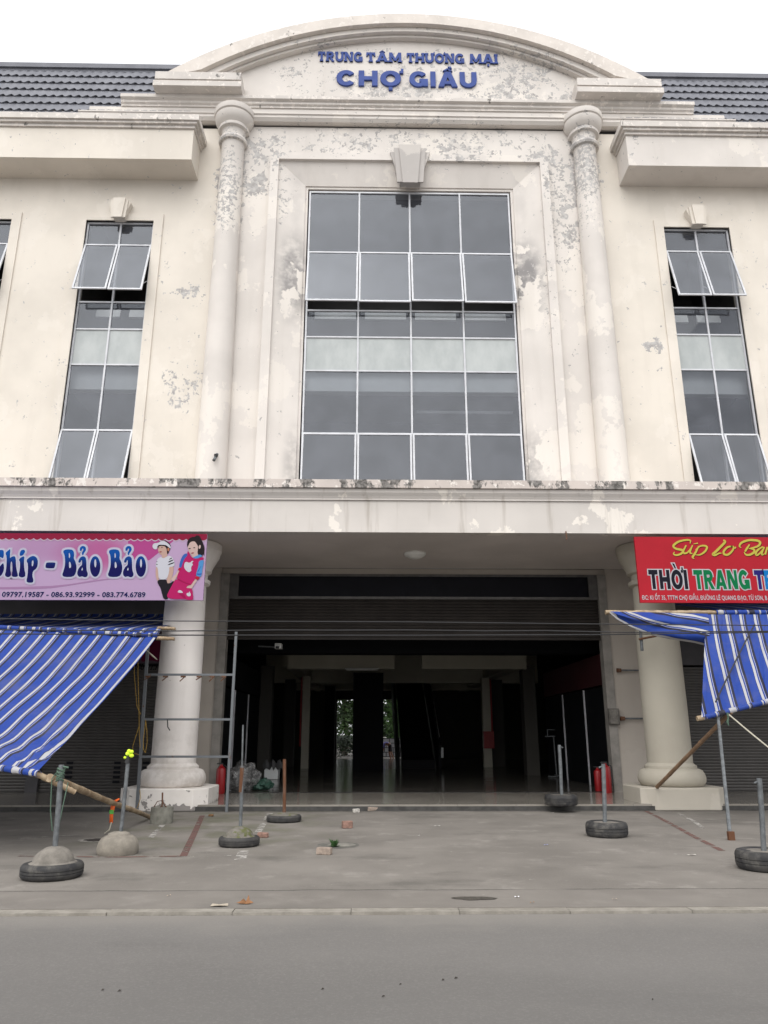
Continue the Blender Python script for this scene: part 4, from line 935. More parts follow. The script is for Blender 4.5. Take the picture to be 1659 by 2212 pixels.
for pl, pr_, y in ((316,507,1457),(309,500,1553.5),(303,495,1634)):
    a, b = at(pl,y,YR), at(pr_,y+1,YR); a.z = b.z = (a.z+b.z)/2; ra = tub((a,b), .022, 'rail', RK, M['rack'])
    if y == 1457:
        for f in (.02,.22,.42,.60,.75,.88):
            x = lerp(a.x,b.x,f); m = MB(); m.box(x-.05, x+.045, YR-.035, YR+.03, a.z-.055, a.z-.0225); m.tube([(x+.03,YR-.02,a.z-.05),(x-.06,YR-.03,a.z-.10-.04*R(0,1))], .012, 5); m.build('clamp', M['rust'], RK)
    if y == 1553.5: x = lerp(a.x,b.x,.28); MB().tube([(x,YR-.03,a.z),(x+.02,YR-.04,a.z-.15),(x+.07,YR-.04,a.z-.22)], .012, 5).build('wire_hook', M['cable'], RK)
# yellow cord hanging beside the rack
def Z6(x, y, Y=16.05): return at(x/4.363, 1296.4+y/4.363, Y)
m = MB()
for L in ([(1260,460),(1266,700),(1290,1000),(1325,1075)], [(1303,400),(1300,700),(1310,1050),(1312,1250),(1320,1390)], [(1310,1190),(1275,1300),(1250,1380),(1255,1440),(1310,1458)], [(1375,1130),(1365,1210),(1352,1300),(1350,1400),(1370,1440),(1387,1340),(1384,1230),(1372,1130)], [(1318,1790),(1325,1860),(1305,1930),(1290,1960)]):
    m.tube([Z6(*p) for p in L], .006, 5)
tag(m.build('yellow_cord', M['rope_yellow'], None, loc=tuple(Z6(1310,1100))), 'yellow cord hanging in loops beside the left upright of the rack', 'cord')
tag(MB().tube([Z6(1305,395,15.5), Z6(1400,490,15.6), Z6(1440,525,15.6), Z6(1480,560,15.7)], [.012,.012,.02,.008], 5).build('tie_rope', M['rope_pale'], None, loc=tuple(Z6(1305,395,15.5))), 'frayed pale rope end tied at the corner of the sloping awning', 'rope')

# weighted posts ---------------------------------------------------
def tyre_prof(Rr, h, rin):
    g = .010
    return [(rin, h*.10), (Rr*.80, 0), (Rr*.93, h*.05), (Rr*.985, h*.18), (Rr, h*.30), (Rr, h*.36), (Rr-g, h*.365), (Rr-g, h*.40), (Rr, h*.405), (Rr, h*.57), (Rr-g, h*.575), (Rr-g, h*.61), (Rr, h*.615), (Rr, h*.72), (Rr*.985, h*.82), (Rr*.93, h*.95), (Rr*.82, h), (rin, h*.93)]
def tread(Rr, h, n, slope):
    m = MB()
    for i in range(n):
        a = 2*pi*i/n; P = []
        for k in range(5): aa = a + slope*k/4; z = lerp(h*.30, h*.86, k/4); rr = Rr*(1.004 if k < 3 else .985) ; P.append((rr*cos(aa), rr*sin(aa), z))
        P2 = [(x*cos(.05)-y*sin(.05), x*sin(.05)+y*cos(.05), z) for x, y, z in P]; m.grid([P, P2], sm=False)
    return m
def post(px, pyb, Rr, h, rin, label, pole_px, top_px, pole_r=.025, dome=0., fillmat='concrete', polemat='galv', z0=0., cyl=None, motor=False, top=None):
    f = gr(px, pyb, z0); c = Vector((f.x*(1+Rr/f.y), f.y + Rr*.98, z0))
    T = thing('weighted_post', tuple(c), label, 'post', 'posts set in tyres and concrete')
    if cyl == 'dome': 
        m = MB(); m.lathe([(Rr*.93,0),(Rr,.04),(Rr*.995,.09),(Rr*.93,.15),(Rr*.82,.195),(Rr*.66,.22),(Rr*.56,.225),(Rr*.50,.25),(Rr*.3,.268),(.02,.275)], c.x, c.y, 40, z0, .015); m.build('concrete_weight', M['concrete_pale'], T); zt_ = .26
    elif cyl == 'can':
        m = MB(); m.lathe([(Rr*.98,0),(Rr,.03),(Rr,h-.02),(Rr*.97,h),(.02,h-.005)], c.x, c.y, 36, z0, .012); m.build('concrete_weight', M['concrete_dark'], T); zt_ = h-.02
    else:
        tm = MB(); tm.lathe(tyre_prof(Rr, h, rin), c.x, c.y, 56, z0); tm.build('tyre', M['rubber'], T)
        m = MB()
        if dome: m.lathe([(rin+.01,h*.6),(rin+.03,h*.97),(rin*.98,h*1.0+.01),(rin*.9,h+dome*.38),(rin*.68,h+dome*.72),(rin*.40,h+dome*.93),(rin*.15,h+dome),(.01,h+dome)], c.x, c.y, 40, z0, .05)
        else: m.lathe([(rin+.015,h*.5),(rin+.012,h*.90),(rin*.9,h*.93),(.01,h*.94)], c.x, c.y, 36, z0, .02)
        m.build('concrete_fill', M[fillmat], T); zt_ = h*.85 + dome*.9
    a = Vector((at(*pole_px, c.y).x, c.y, z0 + zt_ - .05)); b = at(*top_px, c.y)
    MB().tube([a, a.lerp(b,.5)+Vector((.004,0,0)), b], pole_r, 10).build('pole', M[polemat], T)
    return T, c, b
T1, c1, b1 = post(110,1907,.325,.155,.225,'tall grey post with green rope in a concrete dome on a tyre, nearest left',(118,1840),(133,1652),.030,.16)
m = MB()
for i in range(5): z = b1.z - .05 - i*.028; m.tube([(b1.x+.036*cos(t*.5), b1.y+.036*sin(t*.5), z+.012*sin(t+i)) for t in range(14)], .011, 5)
m.tube([(b1.x+.03,b1.y-.02,b1.z-.02),(b1.x+.09,b1.y-.02,b1.z-.03)], .012, 5)
m.build('rope_binding', M['rope_green'], T1)
m = MB(); m.tube([(b1.x-.03,b1.y-.04,b1.z-.08), at(112,1682,c1.y-.05), at(109,1750,c1.y-.05), at(113,1795,c1.y-.02)], .006, 5); m.tube([at(147,1690,c1.y+.3), at(135,1745,c1.y+.15), at(124,1800,c1.y)], .006, 5); m.build('hanging_rope', M['rope_green'], T1)
T2, c2, b2 = post(253,1851,.265,.3,.2,'grey post wrapped with neon tape at its tip in a bare concrete dome',(260,1808),(278,1628),.026,0,cyl='dome')
m = MB()
for dx, dz, r in ((0,.02,.035),(.045,.045,.03),(.05,-.005,.032),(-.035,-.03,.022),(.01,.055,.028)): m.lathe([(r*.4,-r*.8),(r,-r*.3),(r*.95,r*.3),(r*.4,r*.8)], b2.x+dx, b2.y-.03, 10, b2.z-.02+dz)
m.build('neon_tape', M['neon'], T2); MB().tube([(b2.x-.005,b2.y-.01,b2.z-.12),(b2.x+.005,b2.y-.02,b2.z+.06)], [.035,.012], 8).build('black_tape', M['black'], T2)
T3, c3, b3 = post(348,1781,.195,.27,.2,'short rusty rod in a grey concrete cylinder in front of the left pedestal',(350,1745),(351,1712),.014,0,polemat='rust',cyl='can')
m = MB(); m.tube([(c3.x-.14,c3.y-.05,.26),(c3.x-.08,c3.y-.06,.36),(c3.x,c3.y-.06,.38),(c3.x+.07,c3.y-.05,.27)], .008, 5); m.tube([(c3.x-.02,c3.y-.08,.26),(c3.x+.03,c3.y-.1,.34),(c3.x+.1,c3.y-.08,.26)], .008, 5); m.build('wire_loop', M['rust'], T3)
T4, c4, b4 = post(516,1833,.285,.125,.20,'thin grey post with rusty middle in a mossy concrete dome on a tyre',(519,1795),(523,1655),.024,.13,'mossy')
a, b = Vector((b4.x, c4.y, b4.z-.02)), at(525,1566,c4.y); MB().tube([Vector((b4.x,c4.y,b4.z-.35)), a], .029, 8).build('rusty_sleeve', M['rust'], T4); MB().tube([a, b], .012, 8).build('rod', M['galv'], T4)
T5, c5, b5 = post(613,1779,.31,.115,.22,'rusty post in a low tyre filled with concrete, right of the mossy one',(614,1760),(614.5,1640),.030,.04,'mossy','rust')
T6, c6, b6 = post(1213,1743,.325,.21,.22,'short post in a car tyre standing on the entrance step',(1213,1715),(1208,1609),.035,0,'concrete',z0=.125)
T7, c7, b7 = post(1312,1812,.315,.21,.215,'grey post in a cement-filled car tyre on open pavement before the right column',(1306,1775),(1303,1650),.032,0)
T8, c8, b8 = post(1655,1888,.315,.21,.215,'grey post in a cement-filled car tyre cut by the right edge',(1650,1846),(1640,1681),.030,0)
for b, s in ((b7,-1),(b8,-1),(b6,1)): pass
for T, b, s in ((T7,b7,-1),(T8,b8,-1),(T6,b6,1)): MB().tube([(b.x+s*.025,b.y,b.z-.04),(b.x+s*.075,b.y-.01,b.z-.055)], .012, 6).build('bolt', M['galv'], T)
# orange strap hanging from the pole over a dark hole
t_ = .56; a = at(107,1680,10.0); b = gr(323,1770); b.z = .04; q = a.lerp(b, t_)
ST = thing('orange_strap', (q.x, q.y, q.z), 'orange strap with a green tag hanging from the long bamboo pole', 'strap')
m = MB(); m.grid([[(q.x-.03,q.y-.05,q.z+.05),(q.x-.045,q.y-.055,q.z-.06),(q.x-.05,q.y-.05,q.z-.16),(q.x-.042,q.y-.05,q.z-.28)],[(q.x+.04,q.y-.05,q.z+.05),(q.x+.02,q.y-.055,q.z-.06),(q.x+.005,q.y-.05,q.z-.16),(q.x+.012,q.y-.05,q.z-.28)]], sm=False)
m.tube([(q.x+.02,q.y-.06,q.z+.04),(q.x+.05,q.y+.02,q.z+.06),(q.x-.01,q.y+.06,q.z+.02)], .015, 6); o = m.build('band', M['orange'], ST); md = o.modifiers.new('thick', 'SOLIDIFY'); md.thickness = .006
MB().box(q.x-.052,q.x+.012,q.y-.062,q.y-.054,q.z-.15,q.z-.09).build('tag', plain('green_tag', (.10,.42,.06), .6, .1), ST)
e = gr(226,1803); MB().tube([(q.x-.01,q.y-.05,q.z-.27),(q.x-.03,q.y-.06,q.z-.38),(e.x,e.y,.02)], .010, 6).build('cord', M['rope_pale'], ST)
def patch(name, px, py, rx, ry, mat, z=.003, kind=True, wob=.35, n=40, seed=0):
    c = gr(px, py); P = []
    for i in range(n):
        a = 2*pi*i/n; k = 1 + wob*mnoise.noise((cos(a)*1.6+seed, sin(a)*1.6, seed)) + wob*.5*mnoise.noise((cos(a)*5, sin(a)*5, seed)); P.append((c.x+rx*k*cos(a), c.y+ry*k*sin(a)))
    m = MB(); m.add([(x,y,z) for x,y in P]+[(c.x,c.y,z)], [(i,(i+1)%n,n) for i in range(n)]); o = m.build(name, mat); return struct(o)
M['hole'] = plain('broken_dark_soil', (.028,.022,.018), .95, .4, 30, bump=1.); M['rim'] = plain('broken_pale_concrete', (.30,.28,.25), .95, .3, 20, bump=.8)
patch('broken_pavement', 210,1815,.30,.20,M['rim'],.003,seed=2); patch('pavement_hole', 212,1815,.22,.14,M['hole'],.006,seed=5)
patch('pothole', 1028,1941,.205,.085,plain('damp_grit',(.060,.052,.042),.7,.35,40,bump=1.),.004,seed=9)
patch('manhole_patch', 732,1826,.31,.30,plain('old_cement_ring',(.11,.105,.092),.95,.3,12,bump=.6),.003,wob=.12,seed=4); patch('manhole_patch', 738,1826,.21,.18,plain('old_cement_core',(.19,.18,.155),.95,.35,10,bump=.8),.006,wob=.3,seed=7)
# weed in the patch
c = gr(722,1830); m = MB()
for i in range(60):
    a = R(0,2*pi); l = R(.04,.12); h = R(.02,.12); x, y = c.x+R(-.03,.03), c.y+R(-.04,.04); e1 = Vector((x+l*cos(a)*.7, y+l*sin(a)*.7, h)); n = Vector((-sin(a),cos(a),0))*R(.008,.018)
    m.add([(x,y,0.005),tuple(e1*.6+Vector((x,y,.01))*.4+n),tuple(e1),tuple(e1*.6+Vector((x,y,.01))*.4-n)], [(0,1,2,3)])
tag(m.build('weed', plain('weed_green',(.045,.11,.03),.6,.3,20), None, loc=(c.x,c.y,0)), 'small green weed growing from the round cement patch', 'weed')
# bricks and rubble
def brick(px, py, L, Wd, h, rz, mat, label, name='brick', z=0., rx=0.):
    c = gr(px, py, z); m = MB(); pts = []
    for sx, sy, sz in [(-1,-1,0),(1,-1,0),(1,1,0),(-1,1,0),(-1,-1,1),(1,-1,1),(1,1,1),(-1,1,1)]:
        x, y = sx*L/2*R(.9,1.05), sy*Wd/2*R(.88,1.05); pts.append((c.x+x*cos(rz)-y*sin(rz), c.y+Wd/2+x*sin(rz)+y*cos(rz), z+h*sz*R(.9,1.05)))
    m.add(pts, [(0,3,2,1),(4,5,6,7),(0,1,5,4),(1,2,6,5),(2,3,7,6),(3,0,4,7)]); o = m.build(name, mat, None, loc=(c.x,c.y,z)); bevel(o, .012, 2); return tag(o, label, 'brick' if name == 'brick' else 'stone', 'loose bricks and stones')
brick(750,1790,.17,.11,.12,.25,M['brick'],'orange-red half brick standing on open pavement, centre')
brick(567,1810,.165,.09,.075,-.3,M['brick'],'dull red brick piece beside the mossy tyre post')
brick(700,1847,.20,.11,.085,-.35,M['brick_pale'],'dusty tan brick in front of the round cement patch')
brick(806,1752,.24,.12,.075,.1,M['brick_pale'],'flat tan brick lying at the foot of the entrance step')
brick(769,1756,.135,.1,.075,.3,M['stone'],'speckled grey stone lying left of the flat tan brick', 'stone')
brick(948,1747,.17,.09,.035,.2,M['stone'],'thin grey slab of rubble at the foot of the step, centre', 'stone')
brick(455,1764,.10,.06,.04,.2,plain('brown_clod',(.13,.07,.03),.9,.3,20),'brown clod on the pavement below the steel rack', 'stone')
brick(1605,1748,.5,.14,.05,.05,M['concrete_dark'],'flat dark slab of rubble by the wall at the right edge', 'stone')
# dry leaf
c = gr(530,1953); m = MB(); P = [(-.085,.0,.012),(-.05,.02,.02),(-.03,.07,.035),(0,.035,.018),(.02,.055,.07),(.035,.02,.03),(.075,.005,.012),(.03,-.02,.006),(-.03,-.022,.008)]
m.add([(c.x+x,c.y+y,z) for x,y,z in P]+[(c.x,c.y,.012)], [(i,(i+1)%9,9) for i in range(9)])
tag(m.build('dry_leaf', plain('dry_leaf_brown',(.19,.085,.03),.7,.3,30), None, loc=(c.x,c.y,0)), 'curled orange-brown dry leaf by the kerb', 'leaf')
# litter
LIT = [(1117,1939,.045,(.7,.7,.72),'white scrap of paper right of the pothole'),(1180,1826,.06,(.25,.28,.5),'bluish scrap of plastic near the cement-filled tyre'),(1195,1757,.05,(.5,.48,.44),'pale scrap beside the tyre on the step'),(945,1785,.10,(.45,.43,.40),'thin pale stick-like scrap on open pavement'),(1495,1848,.11,(.42,.40,.36),'pale strip of litter before the right edge tyre'),(475,1957,.16,(.38,.33,.26),'flat beige strip lying on the kerb edge'),(365,1936,.04,(.42,.34,.26),'small tan scrap near the pavement crack, left'),(1328,1944,.05,(.30,.25,.2),'brown scrap near the kerb, right of the pothole'),(1150,1951,.04,(.25,.15,.08),'dark brown scrap on the kerb below the white paper'),(905,1806,.03,(.6,.58,.55),'tiny white crumb on the pavement centre')]
for px, py, L, colr, lab in LIT:
    c = gr(px,py); a = R(-.4,.4); wd = L*R(.2,.55); m = MB()
    m.add([(c.x+x*cos(a)-y*sin(a), c.y+x*sin(a)+y*cos(a), z) for x,y,z in ((-L/2,-wd/2,.005),(L*.1,-wd*.6,.014),(L/2,-wd*.2,.006),(L*.4,wd/2,.016),(-L*.1,wd*.4,.007),(-L/2,wd*.5,.012))], [(0,1,4,5),(1,2,3,4)])
    tag(m.build('paper_scrap', plain('litter_scrap', colr, .7, .1, 20), None, loc=(c.x,c.y,0)), lab, 'scrap', 'scraps of litter')
for px, py in [(222,2142),(258,2144),(957,2120),(985,2116),(828,2156),(641,2270),(1088,2317),(404,2233),(865,2130),(1410,2163),(1092,2267),(697,2140)]:
    c = gr(px,py-2,-.028); L = R(.006,.014); m = MB(); m.add([(c.x-L,c.y-L*.5,-.026),(c.x+L*.6,c.y-L*.7,-.022),(c.x+L,c.y+L*.3,-.02),(c.x-L*.3,c.y+L*.6,-.018)], [(0,1,2,3)])
    tag(m.build('pebble', M['hole'], None, loc=(c.x,c.y,-.028)), 'small dark bit of grit lying on the grey road surface', 'pebble', 'specks of grit on the road')

# ------------------------------------------------------------------ overhead cables
def cable(pts, r, label):
    P = [at(px, py, 13.4) for px, py in pts]; d0 = (P[0]-P[1]); d1 = (P[-1]-P[-2]); P = [P[0]+d0*(14/d0.length)] + P + [P[-1]+d1*(14/d1.length)]
    tag(MB().tube(P, r, 6).build('cable', M['cable'], None, loc=tuple(P[0])), label, 'cable', 'overhead cables')
cable([(0,1336.5),(380,1341.5),(884,1343.5),(1280,1348),(1659,1351)], .009, 'thin black cable across the entrance, topmost of three')
cable([(0,1360.5),(380,1363),(600,1361),(720,1361.5),(884,1361),(1050,1363),(1180,1362.5),(1350,1366),(1659,1363.5)], .010, 'slightly wavy black cable across the entrance, middle of three')
cable([(0,1369),(380,1372),(884,1372.5),(1280,1371),(1659,1366)], .011, 'thick black cable across the entrance, lowest of three')

# ------------------------------------------------------------------ things in and at the entrance
def extinguisher(x, y, h, label, z=.12):
    T = thing('fire_extinguisher', (x,y,z), label, 'fire extinguisher', 'fire extinguishers at the entrance'); r = h*.155
    MB().lathe([(r*.9,0),(r,.02),(r,h*.70),(r*.9,h*.78),(r*.45,h*.84),(r*.32,h*.86),(r*.32,h*.90)], x, y, 24, z).build('cylinder', M['redpaint'], T)
    MB().box(x-r*.95,x+r*.35,y-.02,y+.02,z+h*.91,z+h*.95).build('handle', M['black'], T)
    MB().tube([(x+r*.3,y,z+h*.9),(x+r*1.15,y-.02,z+h*.82),(x+r*1.2,y-.02,z+h*.4),(x+r*1.1,y-.02,z+h*.2)], .014, 6).build('hose', M['black'], T)
p = gr(482,1712,.12); extinguisher(p.x, 19.35, .74, 'red fire extinguisher by the left jamb behind the rack')
p = at(1315,1700,19.3); extinguisher(p.x, 19.45, .76, 'red fire extinguisher against the right jamb, the taller one')
p = at(1297,1700,19.9); extinguisher(p.x, 20.05, .62, 'red fire extinguisher just inside the right jamb, lower one behind')
def film():
    t = NT('clear_plastic_film'); tr = t.n('ShaderNodeBsdfTransparent'); mx = t.n('ShaderNodeMixShader'); t.done(t.mix(t.step(t.noise(7,6,.7),.4,.7), (.12,.12,.12), (.5,.49,.48)), .25, 0, .8); t.bump(t.noise(12,6,.7), .9, .04)
    mx.inputs[0].default_value = .55; t.l(tr.outputs[0], mx.inputs[1]); t.l(t.b.outputs[0], mx.inputs[2]); t.l(mx.outputs[0], t.t.nodes['Material Output'].inputs[0]); return t.m
def lump(name, x, y, z, rx, ry, rz, mat, label, cat, amp=.35, seed=0):
    m = MB(); rows = []
    for j in range(17):
        b = -pi/2 + pi*j/16; ro = []
        for i in range(33):
            a = 2*pi*i/32; d = Vector((cos(b)*cos(a), cos(b)*sin(a), sin(b))); k = 1 + amp*mnoise.noise(d*2.2+Vector((seed,0,0))) + amp*.5*mnoise.noise(d*6+Vector((seed,3,0)))
            ro.append((x+d.x*rx*k, y+d.y*ry*k, max(z+.004, z+rz*.85+d.z*rz*k)))
        rows.append(ro)
    m.grid(rows); return tag(m.build(name, mat, None, loc=(x,y,z)), label, cat)
p = at(524,1690,20.5); lump('plastic_bag', p.x, 20.5, .12, .42, .35, .36, film(), 'big clear plastic bag of goods on the floor inside the left jamb', 'bag')
p = at(566,1695,20.6); lump('green_bag', p.x, 20.6, .12, .26, .2, .15, plain('dark_green_cloth',(.025,.07,.05),.6,.4,12), 'slumped dark green bag on the floor beside the clear plastic bag', 'bag', .5, 4)
a, b = at(572,1677,25.5), at(603,1653,25.5); tag(bevel(MB().box(a.x,b.x,25.3,25.8,.12,b.z).build('storage_box', M['white_beam'], None, loc=((a.x+b.x)/2,25.5,.12)), .02), 'white box standing on the dim hall floor, left', 'box')
x0, x1, z0 = a.x-.06, at(618,1650,25.5).x, b.z+.004; m = MB(); m.grid([[(lerp(x0,x1,i/12), 25.25+.06*j, z0+(.05+.14*sin(i*.9)**2 if j in (1,2,3) else 0)*(1 if 0<i<12 else .3)-(.16*abs(sin(i*1.3)) if j == 0 else 0)) for i in range(13)] for j in range(6)])
tag(m.build('black_cloth', M['black'], None, loc=(x0,25.5,z0)), 'black cloth thrown over the white box in the hall', 'cloth')
# stand
f = gr(1203,1679,.12); f.y = 26.3; f.x = at(1203,1679,26.3).x; S_ = thing('display_stand', (f.x,f.y,.12), 'thin steel display stand with a frame on top inside the hall, right', 'stand')
zt_ = at(1203,1592,26.3).z
MB().tube([(f.x,f.y,.14),(f.x-.03,f.y,zt_)], .025, 8).build('pole', M['galv'], S_); m = MB(); m.box(f.x-.28,f.x+.25,f.y-.03,f.y+.03,.13,.17); m.box(f.x-.03,f.x+.03,f.y-.25,f.y+.25,.171,.20); m.build('foot', M['galv'], S_)
m = MB(); z = zt_; m.box(f.x-.32,f.x+.27,f.y-.02,f.y+.02,z,z+.035); m.box(f.x-.24,f.x-.215,f.y-.02,f.y+.02,z+.036,z+.22); m.box(f.x+.15,f.x+.175,f.y-.02,f.y+.02,z+.036,z+.22); m.box(f.x-.24,f.x+.175,f.y-.02,f.y+.02,z+.221,z+.245); m.build('frame', M['galv'], S_)
# wall fittings
for y in (1448, 1552):
    a, b = at(1333 if y == 1448 else 1341, y, 19.6), at(1390 if y == 1448 else 1400, y, 19.6)
    T = thing('wall_bar', tuple(a), 'rusty bar fixed to the wall behind the right column, %s' % ('upper one' if y == 1448 else 'lower one'), 'bar', 'wall bars behind the right column')
    MB().tube([a, (b.x+.25,b.y,a.z)], .022, 8).build('rod', M['galv'], T); MB().tube([(a.x-.01,a.y,a.z),(a.x+.10,a.y-.01,a.z)], [.055,.045], 8).build('clamp', M['rust'], T)
a = at(1325,1548,19.62); T = thing('junction_box', (a.x,19.66,a.z-.2), 'grimy grey switch box on the right entrance jamb', 'box'); bevel(MB().box(a.x-.13,a.x+.14,19.56,19.66,a.z-.2,a.z+.2).build('casing', plain('grimy_grey_box',(.10,.092,.08),.7,.45,6), T), .012); MB().box(a.x-.10,a.x+.11,19.545,19.559,a.z-.17,a.z+.17).build('lid', plain('grimy_lid',(.13,.12,.105),.7,.5,5), T)
T = thing('awning_bracket', tuple(at(1384,1365,16.5)), 'dark steel bracket under the folded awning at the right column', 'bracket')
MB().tube([at(1383,1355,16.5), at(1387,1406,16.5)], .035, 8).build('upright', M['galv'], T); MB().tube([at(1380,1381,16.48), at(1418,1373.5,16.3)], .024, 8).build('arm', M['rust'], T)
a = at(464.5,986,19.05); T = thing('wall_spout', tuple(a), 'short dark pipe stub poking out low on the left upper column', 'pipe'); MB().tube([(a.x+.02,19.2,a.z+.12),(a.x-.02,19.02,a.z-.12)], .042, 10).build('pipe', M['galv'], T); MB().lathe([(.05,0),(.052,.06)], a.x+.012, 19.10, 10, a.z+.02).build('collar', M['black'], T)
a = at(1223,1157,15.88); tag(MB().tube([(a.x,15.88,a.z+.10),(a.x,15.87,a.z),(a.x+.012,15.86,a.z-.06),(a.x-.012,15.86,a.z-.10)], .012, 6).build('ceiling_hook', M['rust'], None, loc=tuple(a)), 'small rusty hook at the lower edge of the fascia, right of centre', 'hook')
a = at(602,1615,24); 
p = at(602.5,1616,24.0)
c = at(601,1617,20.8)
q = at(603,1616,20.6)
cm = at(600,1617,20.6)
k = at(602,1616.5,20.6)
# cctv camera near the inner left corner
a = at(600,1413,20.4) if False else at(602,1378+0,20.4)
a = at(597,1397,20.6); T = thing('security_camera', tuple(a), 'small white security camera inside the upper left corner of the entrance', 'camera')
a = at(602,1396,20.6)
bevel(MB().box(a.x-.09,a.x+.09,20.45,20.75,a.z-.07,a.z+.07).build('housing', M['lamp_white'], T), .015); MB().tube([(a.x-.08,20.6,a.z-.02),(a.x-.55,20.6,a.z)], .02, 6).build('arm', M['galv'], T); MB().lathe([(.04,-.03),(.05,0),(.045,.03)], a.x-.01, 20.42, 12, a.z-.05).build('lens', M['black'], T)

# escalator rising away into the hall
E_ = thing('escalator', (at(895,1655,33).x, 33, .12), 'black escalator rising away from the entrance in the middle of the hall', 'escalator')
xa, xb = at(857,1655,33).x, at(953,1655,33).x; s30 = math.tan(radians(30))
MB().prism_x([(33.0,.125),(34.2,.125),(43.6,5.1),(43.6,5.19),(42.6,5.19),(33.9,.55),(33.0,.45)], xa+.26, xb-.26).build('steps', M['esc'], E_)
for x, sg in ((xa, 1), (xb-.12, -1)):
    bl = MB().prism_x([(32.7,.125),(34.3,.125),(44.0,5.15),(40.2,5.18),(33.6,1.30),(32.75,1.22)], x, x+.12).build('balustrade', M['esc'], E_)
    MB().tube([(x+.06,32.75,.75),(x+.06,32.62,1.05),(x+.06,32.85,1.30),(x+.06,33.6,1.36),(x+.06,40.1,5.16)], .05, 8).build('handrail', M['black'], bl)
m = MB(); m.tube([(xb+.02,33.2,.95),(xb+.02,40.0,4.95)], .028, 6); m.build('side_trim', M['lamp_white'], E_)
MB().box(xb-.02, xb+.08, 32.7, 32.95, .55, .95).build('control_panel', M['white_beam'], E_)

# ------------------------------------------------------------------ beyond the far door
def tree(x, y, H, cr, n, label, seed, colr):
    random.seed(seed); T = thing('tree', (x,y,0), label, 'tree', 'trees beyond the far door')
    pts = [(x+.15*sin(i*.7), y, H*.62*i/8) for i in range(9)]; m = MB().tube(pts, [.20*(1-.07*i) for i in range(9)], 10)
    for k in range(7):
        a = R(0,2*pi); z = H*R(.3,.6); m.tube([(x,y,z),(x+cos(a)*cr*.4,y+sin(a)*cr*.4,z+cr*.3),(x+cos(a)*cr*.75,y+sin(a)*cr*.75,z+cr*.65)], [.08,.05,.02], 6)
    m.build('trunk', plain('tree_bark',(.09,.07,.05),.9,.3,6), T)
    m = MB(); cl = [(x+R(-1,1)*cr*.8, y+R(-1,1)*cr*.8, H*R(.14,.95), cr*R(.25,.45)) for _ in range(40)]
    for i in range(n):
        cx_, cy_, cz_, r_ = random.choice(cl); d = Vector((random.gauss(0,1),random.gauss(0,1),random.gauss(0,1))).normalized()*r_*R(.5,1)
        p = Vector((cx_,cy_,cz_))+d; a = Vector((R(-1,1),R(-1,1),R(-.6,.6))).normalized(); b = a.orthogonal().normalized(); s = R(.10,.19)
        m.add([tuple(p-a*s), tuple(p+b*s*.5), tuple(p+a*s), tuple(p-b*s*.5)], [(0,1,2,3)])
    t = NT('tree_leaf'); c = t.mix(t.step(t.noise(1.2,4,.6),.35,.65), sc(colr,.4), sc(colr,1.1)); m.build('crown', t.done(c,.55,0,.4), T, fix=False)
tree(-1.8, 57.5, 7.5, 2.6, 7500, 'leafy green tree seen left through the far door', 3, (.050,.10,.022))
tree(1.6, 60, 8.0, 2.8, 7500, 'bright green tree seen right through the far door', 5, (.060,.13,.028))
tree(5.0, 62, 8.0, 3.2, 6500, 'tall dark green tree mostly hidden by the escalator', 8, (.04,.085,.02))
tree(-5.2, 63, 8.0, 3.2, 6500, 'tall dark green tree mostly hidden left of the far door', 9, (.04,.085,.02))
random.seed(5)
FN = thing('fence', (0,53,0), 'low grey fence of dark-framed stone panels beyond the far door', 'fence')
x0, x1 = at(800,1600,53).x, 9.0; MB().box(x0,x1,53.0,53.2,0,1.22).build('wall', plain('fence_mortar',(.04,.04,.042),.9,.2,3), FN)
m = MB(); z = .05
for r in range(4):
    x = x0 + R(0,.3)
    while x < x1-.45:
        L = R(.28,.5); bx = MB(); m.box(x, x+L-.05, 52.96, 52.999, z, z+.24); x += L
    z += .29
m.build('stone_panel', plain('fence_stone',(.24,.24,.25),.8,.15,5), FN)
hx0, hx1 = -9.0, at(792,1600,53).x; m = MB()
for i in range(6500):
    p = Vector((R(hx0,hx1), 53+R(-.5,.5), R(0,1)**.7*1.35 + .12*mnoise.noise((i*.01,0,0)))); a = Vector((R(-1,1),R(-1,1),R(-.6,.6))).normalized(); b = a.orthogonal().normalized(); q = R(.05,.11)
    m.add([tuple(p-a*q), tuple(p+b*q*.55), tuple(p+a*q), tuple(p-b*q*.55)], [(0,1,2,3)])
tag(m.build('hedge', plain('hedge_leaf',(.015,.028,.011),.6,.4,4), None, fix=False, loc=((hx0+hx1)/2,53,0)), 'dark clipped hedge beyond the far door, left of the fence', 'hedge')
# a fitting in the dim hall
for px, py, Y, lab in ((782,1440,27.2,'unlit white tube lamp under the first hall beam'),):
    p = at(px,py,Y); T = thing('tube_lamp', (p.x,Y,3.66), lab, 'lamp'); MB().tube([(p.x-.55,Y,3.66),(p.x+.55,Y,3.66)], .022, 8).build('tube', M['lamp_white'], T); MB().box(p.x-.6,p.x+.6,Y-.03,Y+.03,3.685,3.72).build('fitting', M['lamp_white'], T)
p = at(1064,1612,33.6)
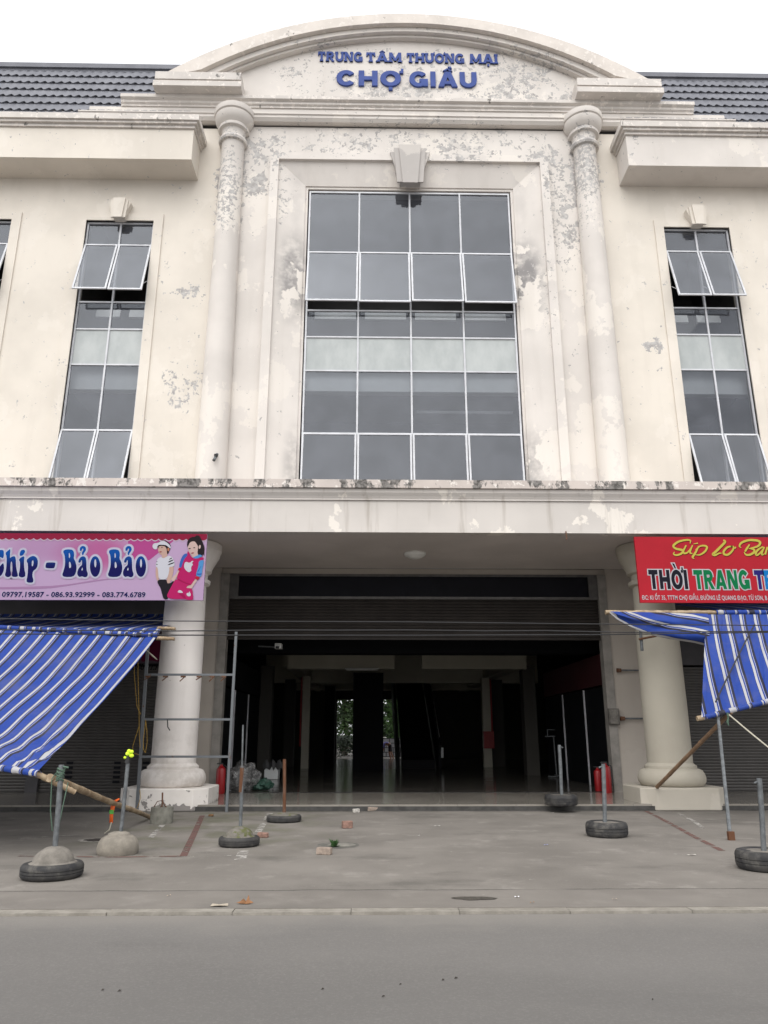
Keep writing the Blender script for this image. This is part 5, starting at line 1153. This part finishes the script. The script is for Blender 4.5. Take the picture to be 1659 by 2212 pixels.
# person bending down at the far door
def person(px, py, Y, label):
    o = at(px, py, Y); o.z = 0; P = thing('person', (o.x, Y, 0), label, 'person'); bx, by = o.x, Y
    J = {'hip':(.05,0,.78),'waist':(-.02,0,.92),'chest':(-.20,-.06,1.02),'neck':(-.36,-.10,.98),'head':(-.46,-.12,.90),'crown':(-.53,-.13,.80),
         'sl':(-.26,-.22,.98),'el':(-.34,-.24,.68),'hl':(-.42,-.24,.40),'fl':(-.46,-.24,.32),'sr':(-.26,.12,.98),'er':(-.36,.14,.68),'hr':(-.46,.14,.40),'fr':(-.5,.14,.32),
         'kl':(.00,-.14,.46),'al':(.10,-.15,.08),'tl':(-.08,-.17,.04),'hpl':(.05,-.10,.76),'kr':(.12,.12,.46),'ar':(.26,.13,.08),'tr':(.10,.14,.04),'hpr':(.06,.10,.76)}
    Ed = [('hip','waist'),('waist','chest'),('chest','neck'),('neck','head'),('head','crown'),('chest','sl'),('sl','el'),('el','hl'),('hl','fl'),('chest','sr'),('sr','er'),('er','hr'),('hr','fr'),('hip','hpl'),('hpl','kl'),('kl','al'),('al','tl'),('hip','hpr'),('hpr','kr'),('kr','ar'),('ar','tr')]
    Rd = {'hip':.15,'waist':.13,'chest':.15,'neck':.06,'head':.095,'crown':.07,'sl':.065,'el':.045,'hl':.035,'fl':.03,'sr':.065,'er':.045,'hr':.035,'fr':.03,'hpl':.095,'kl':.062,'al':.045,'tl':.035,'hpr':.095,'kr':.062,'ar':.045,'tr':.035}
    def skin(name, keys, mat, grow=0., par=P):
        me = bpy.data.meshes.new(name); idx = {k:i for i,k in enumerate(keys)}
        me.from_pydata([J[k] for k in keys], [(idx[a],idx[b]) for a,b in Ed if a in idx and b in idx], [])
        ob = bpy.data.objects.new(name, me); COL.objects.link(ob); ob.parent = par; md = ob.modifiers.new('skin','SKIN'); md.use_smooth_shade = True
        for i, k in enumerate(keys): me.skin_vertices[0].data[i].radius = (Rd[k]+grow,)*2
        me.skin_vertices[0].data[0].use_root = True
        sb = ob.modifiers.new('sub','SUBSURF'); sb.levels = 1; sb.render_levels = 2; me.materials.append(mat); ORG[ob.name] = Vector((bx,by,0)); return ob
    body = skin('body', ['hip']+[k for k in J if k != 'hip'], plain('skin_brown',(.32,.18,.12),.6,.05))
    skin('shirt', ['waist','chest','neck','sl','el','sr','er'], plain('lavender_cloth',(.20,.19,.46),.8,.1), .018)
    skin('shorts', ['hip','waist','hpl','kl','hpr','kr'], plain('dark_shorts_cloth',(.03,.025,.03),.8,.1), .02)
    m = MB(); m.lathe([(.02,-.10),(.085,-.07),(.112,0),(.10,.06),(.05,.10),(.01,.11)], bx-.49, by-.122, 16, .855); m.build('hair', M['black'], P)
person(841, 1638, 46.5, 'person in a lavender shirt and dark shorts bending down beyond the far door')
c = at(853,1640,46.0); tag(MB().prism_z([(c.x-.9,45.9),(c.x+.3,45.7),(c.x+.5,46.2),(c.x-.7,46.3)],.0,.10).build('orange_plank', plain('orange_wood',(.45,.14,.05),.7,.15,5), None, loc=(c.x,46,0)), 'low orange board on the ground at the feet of the bending person', 'board')
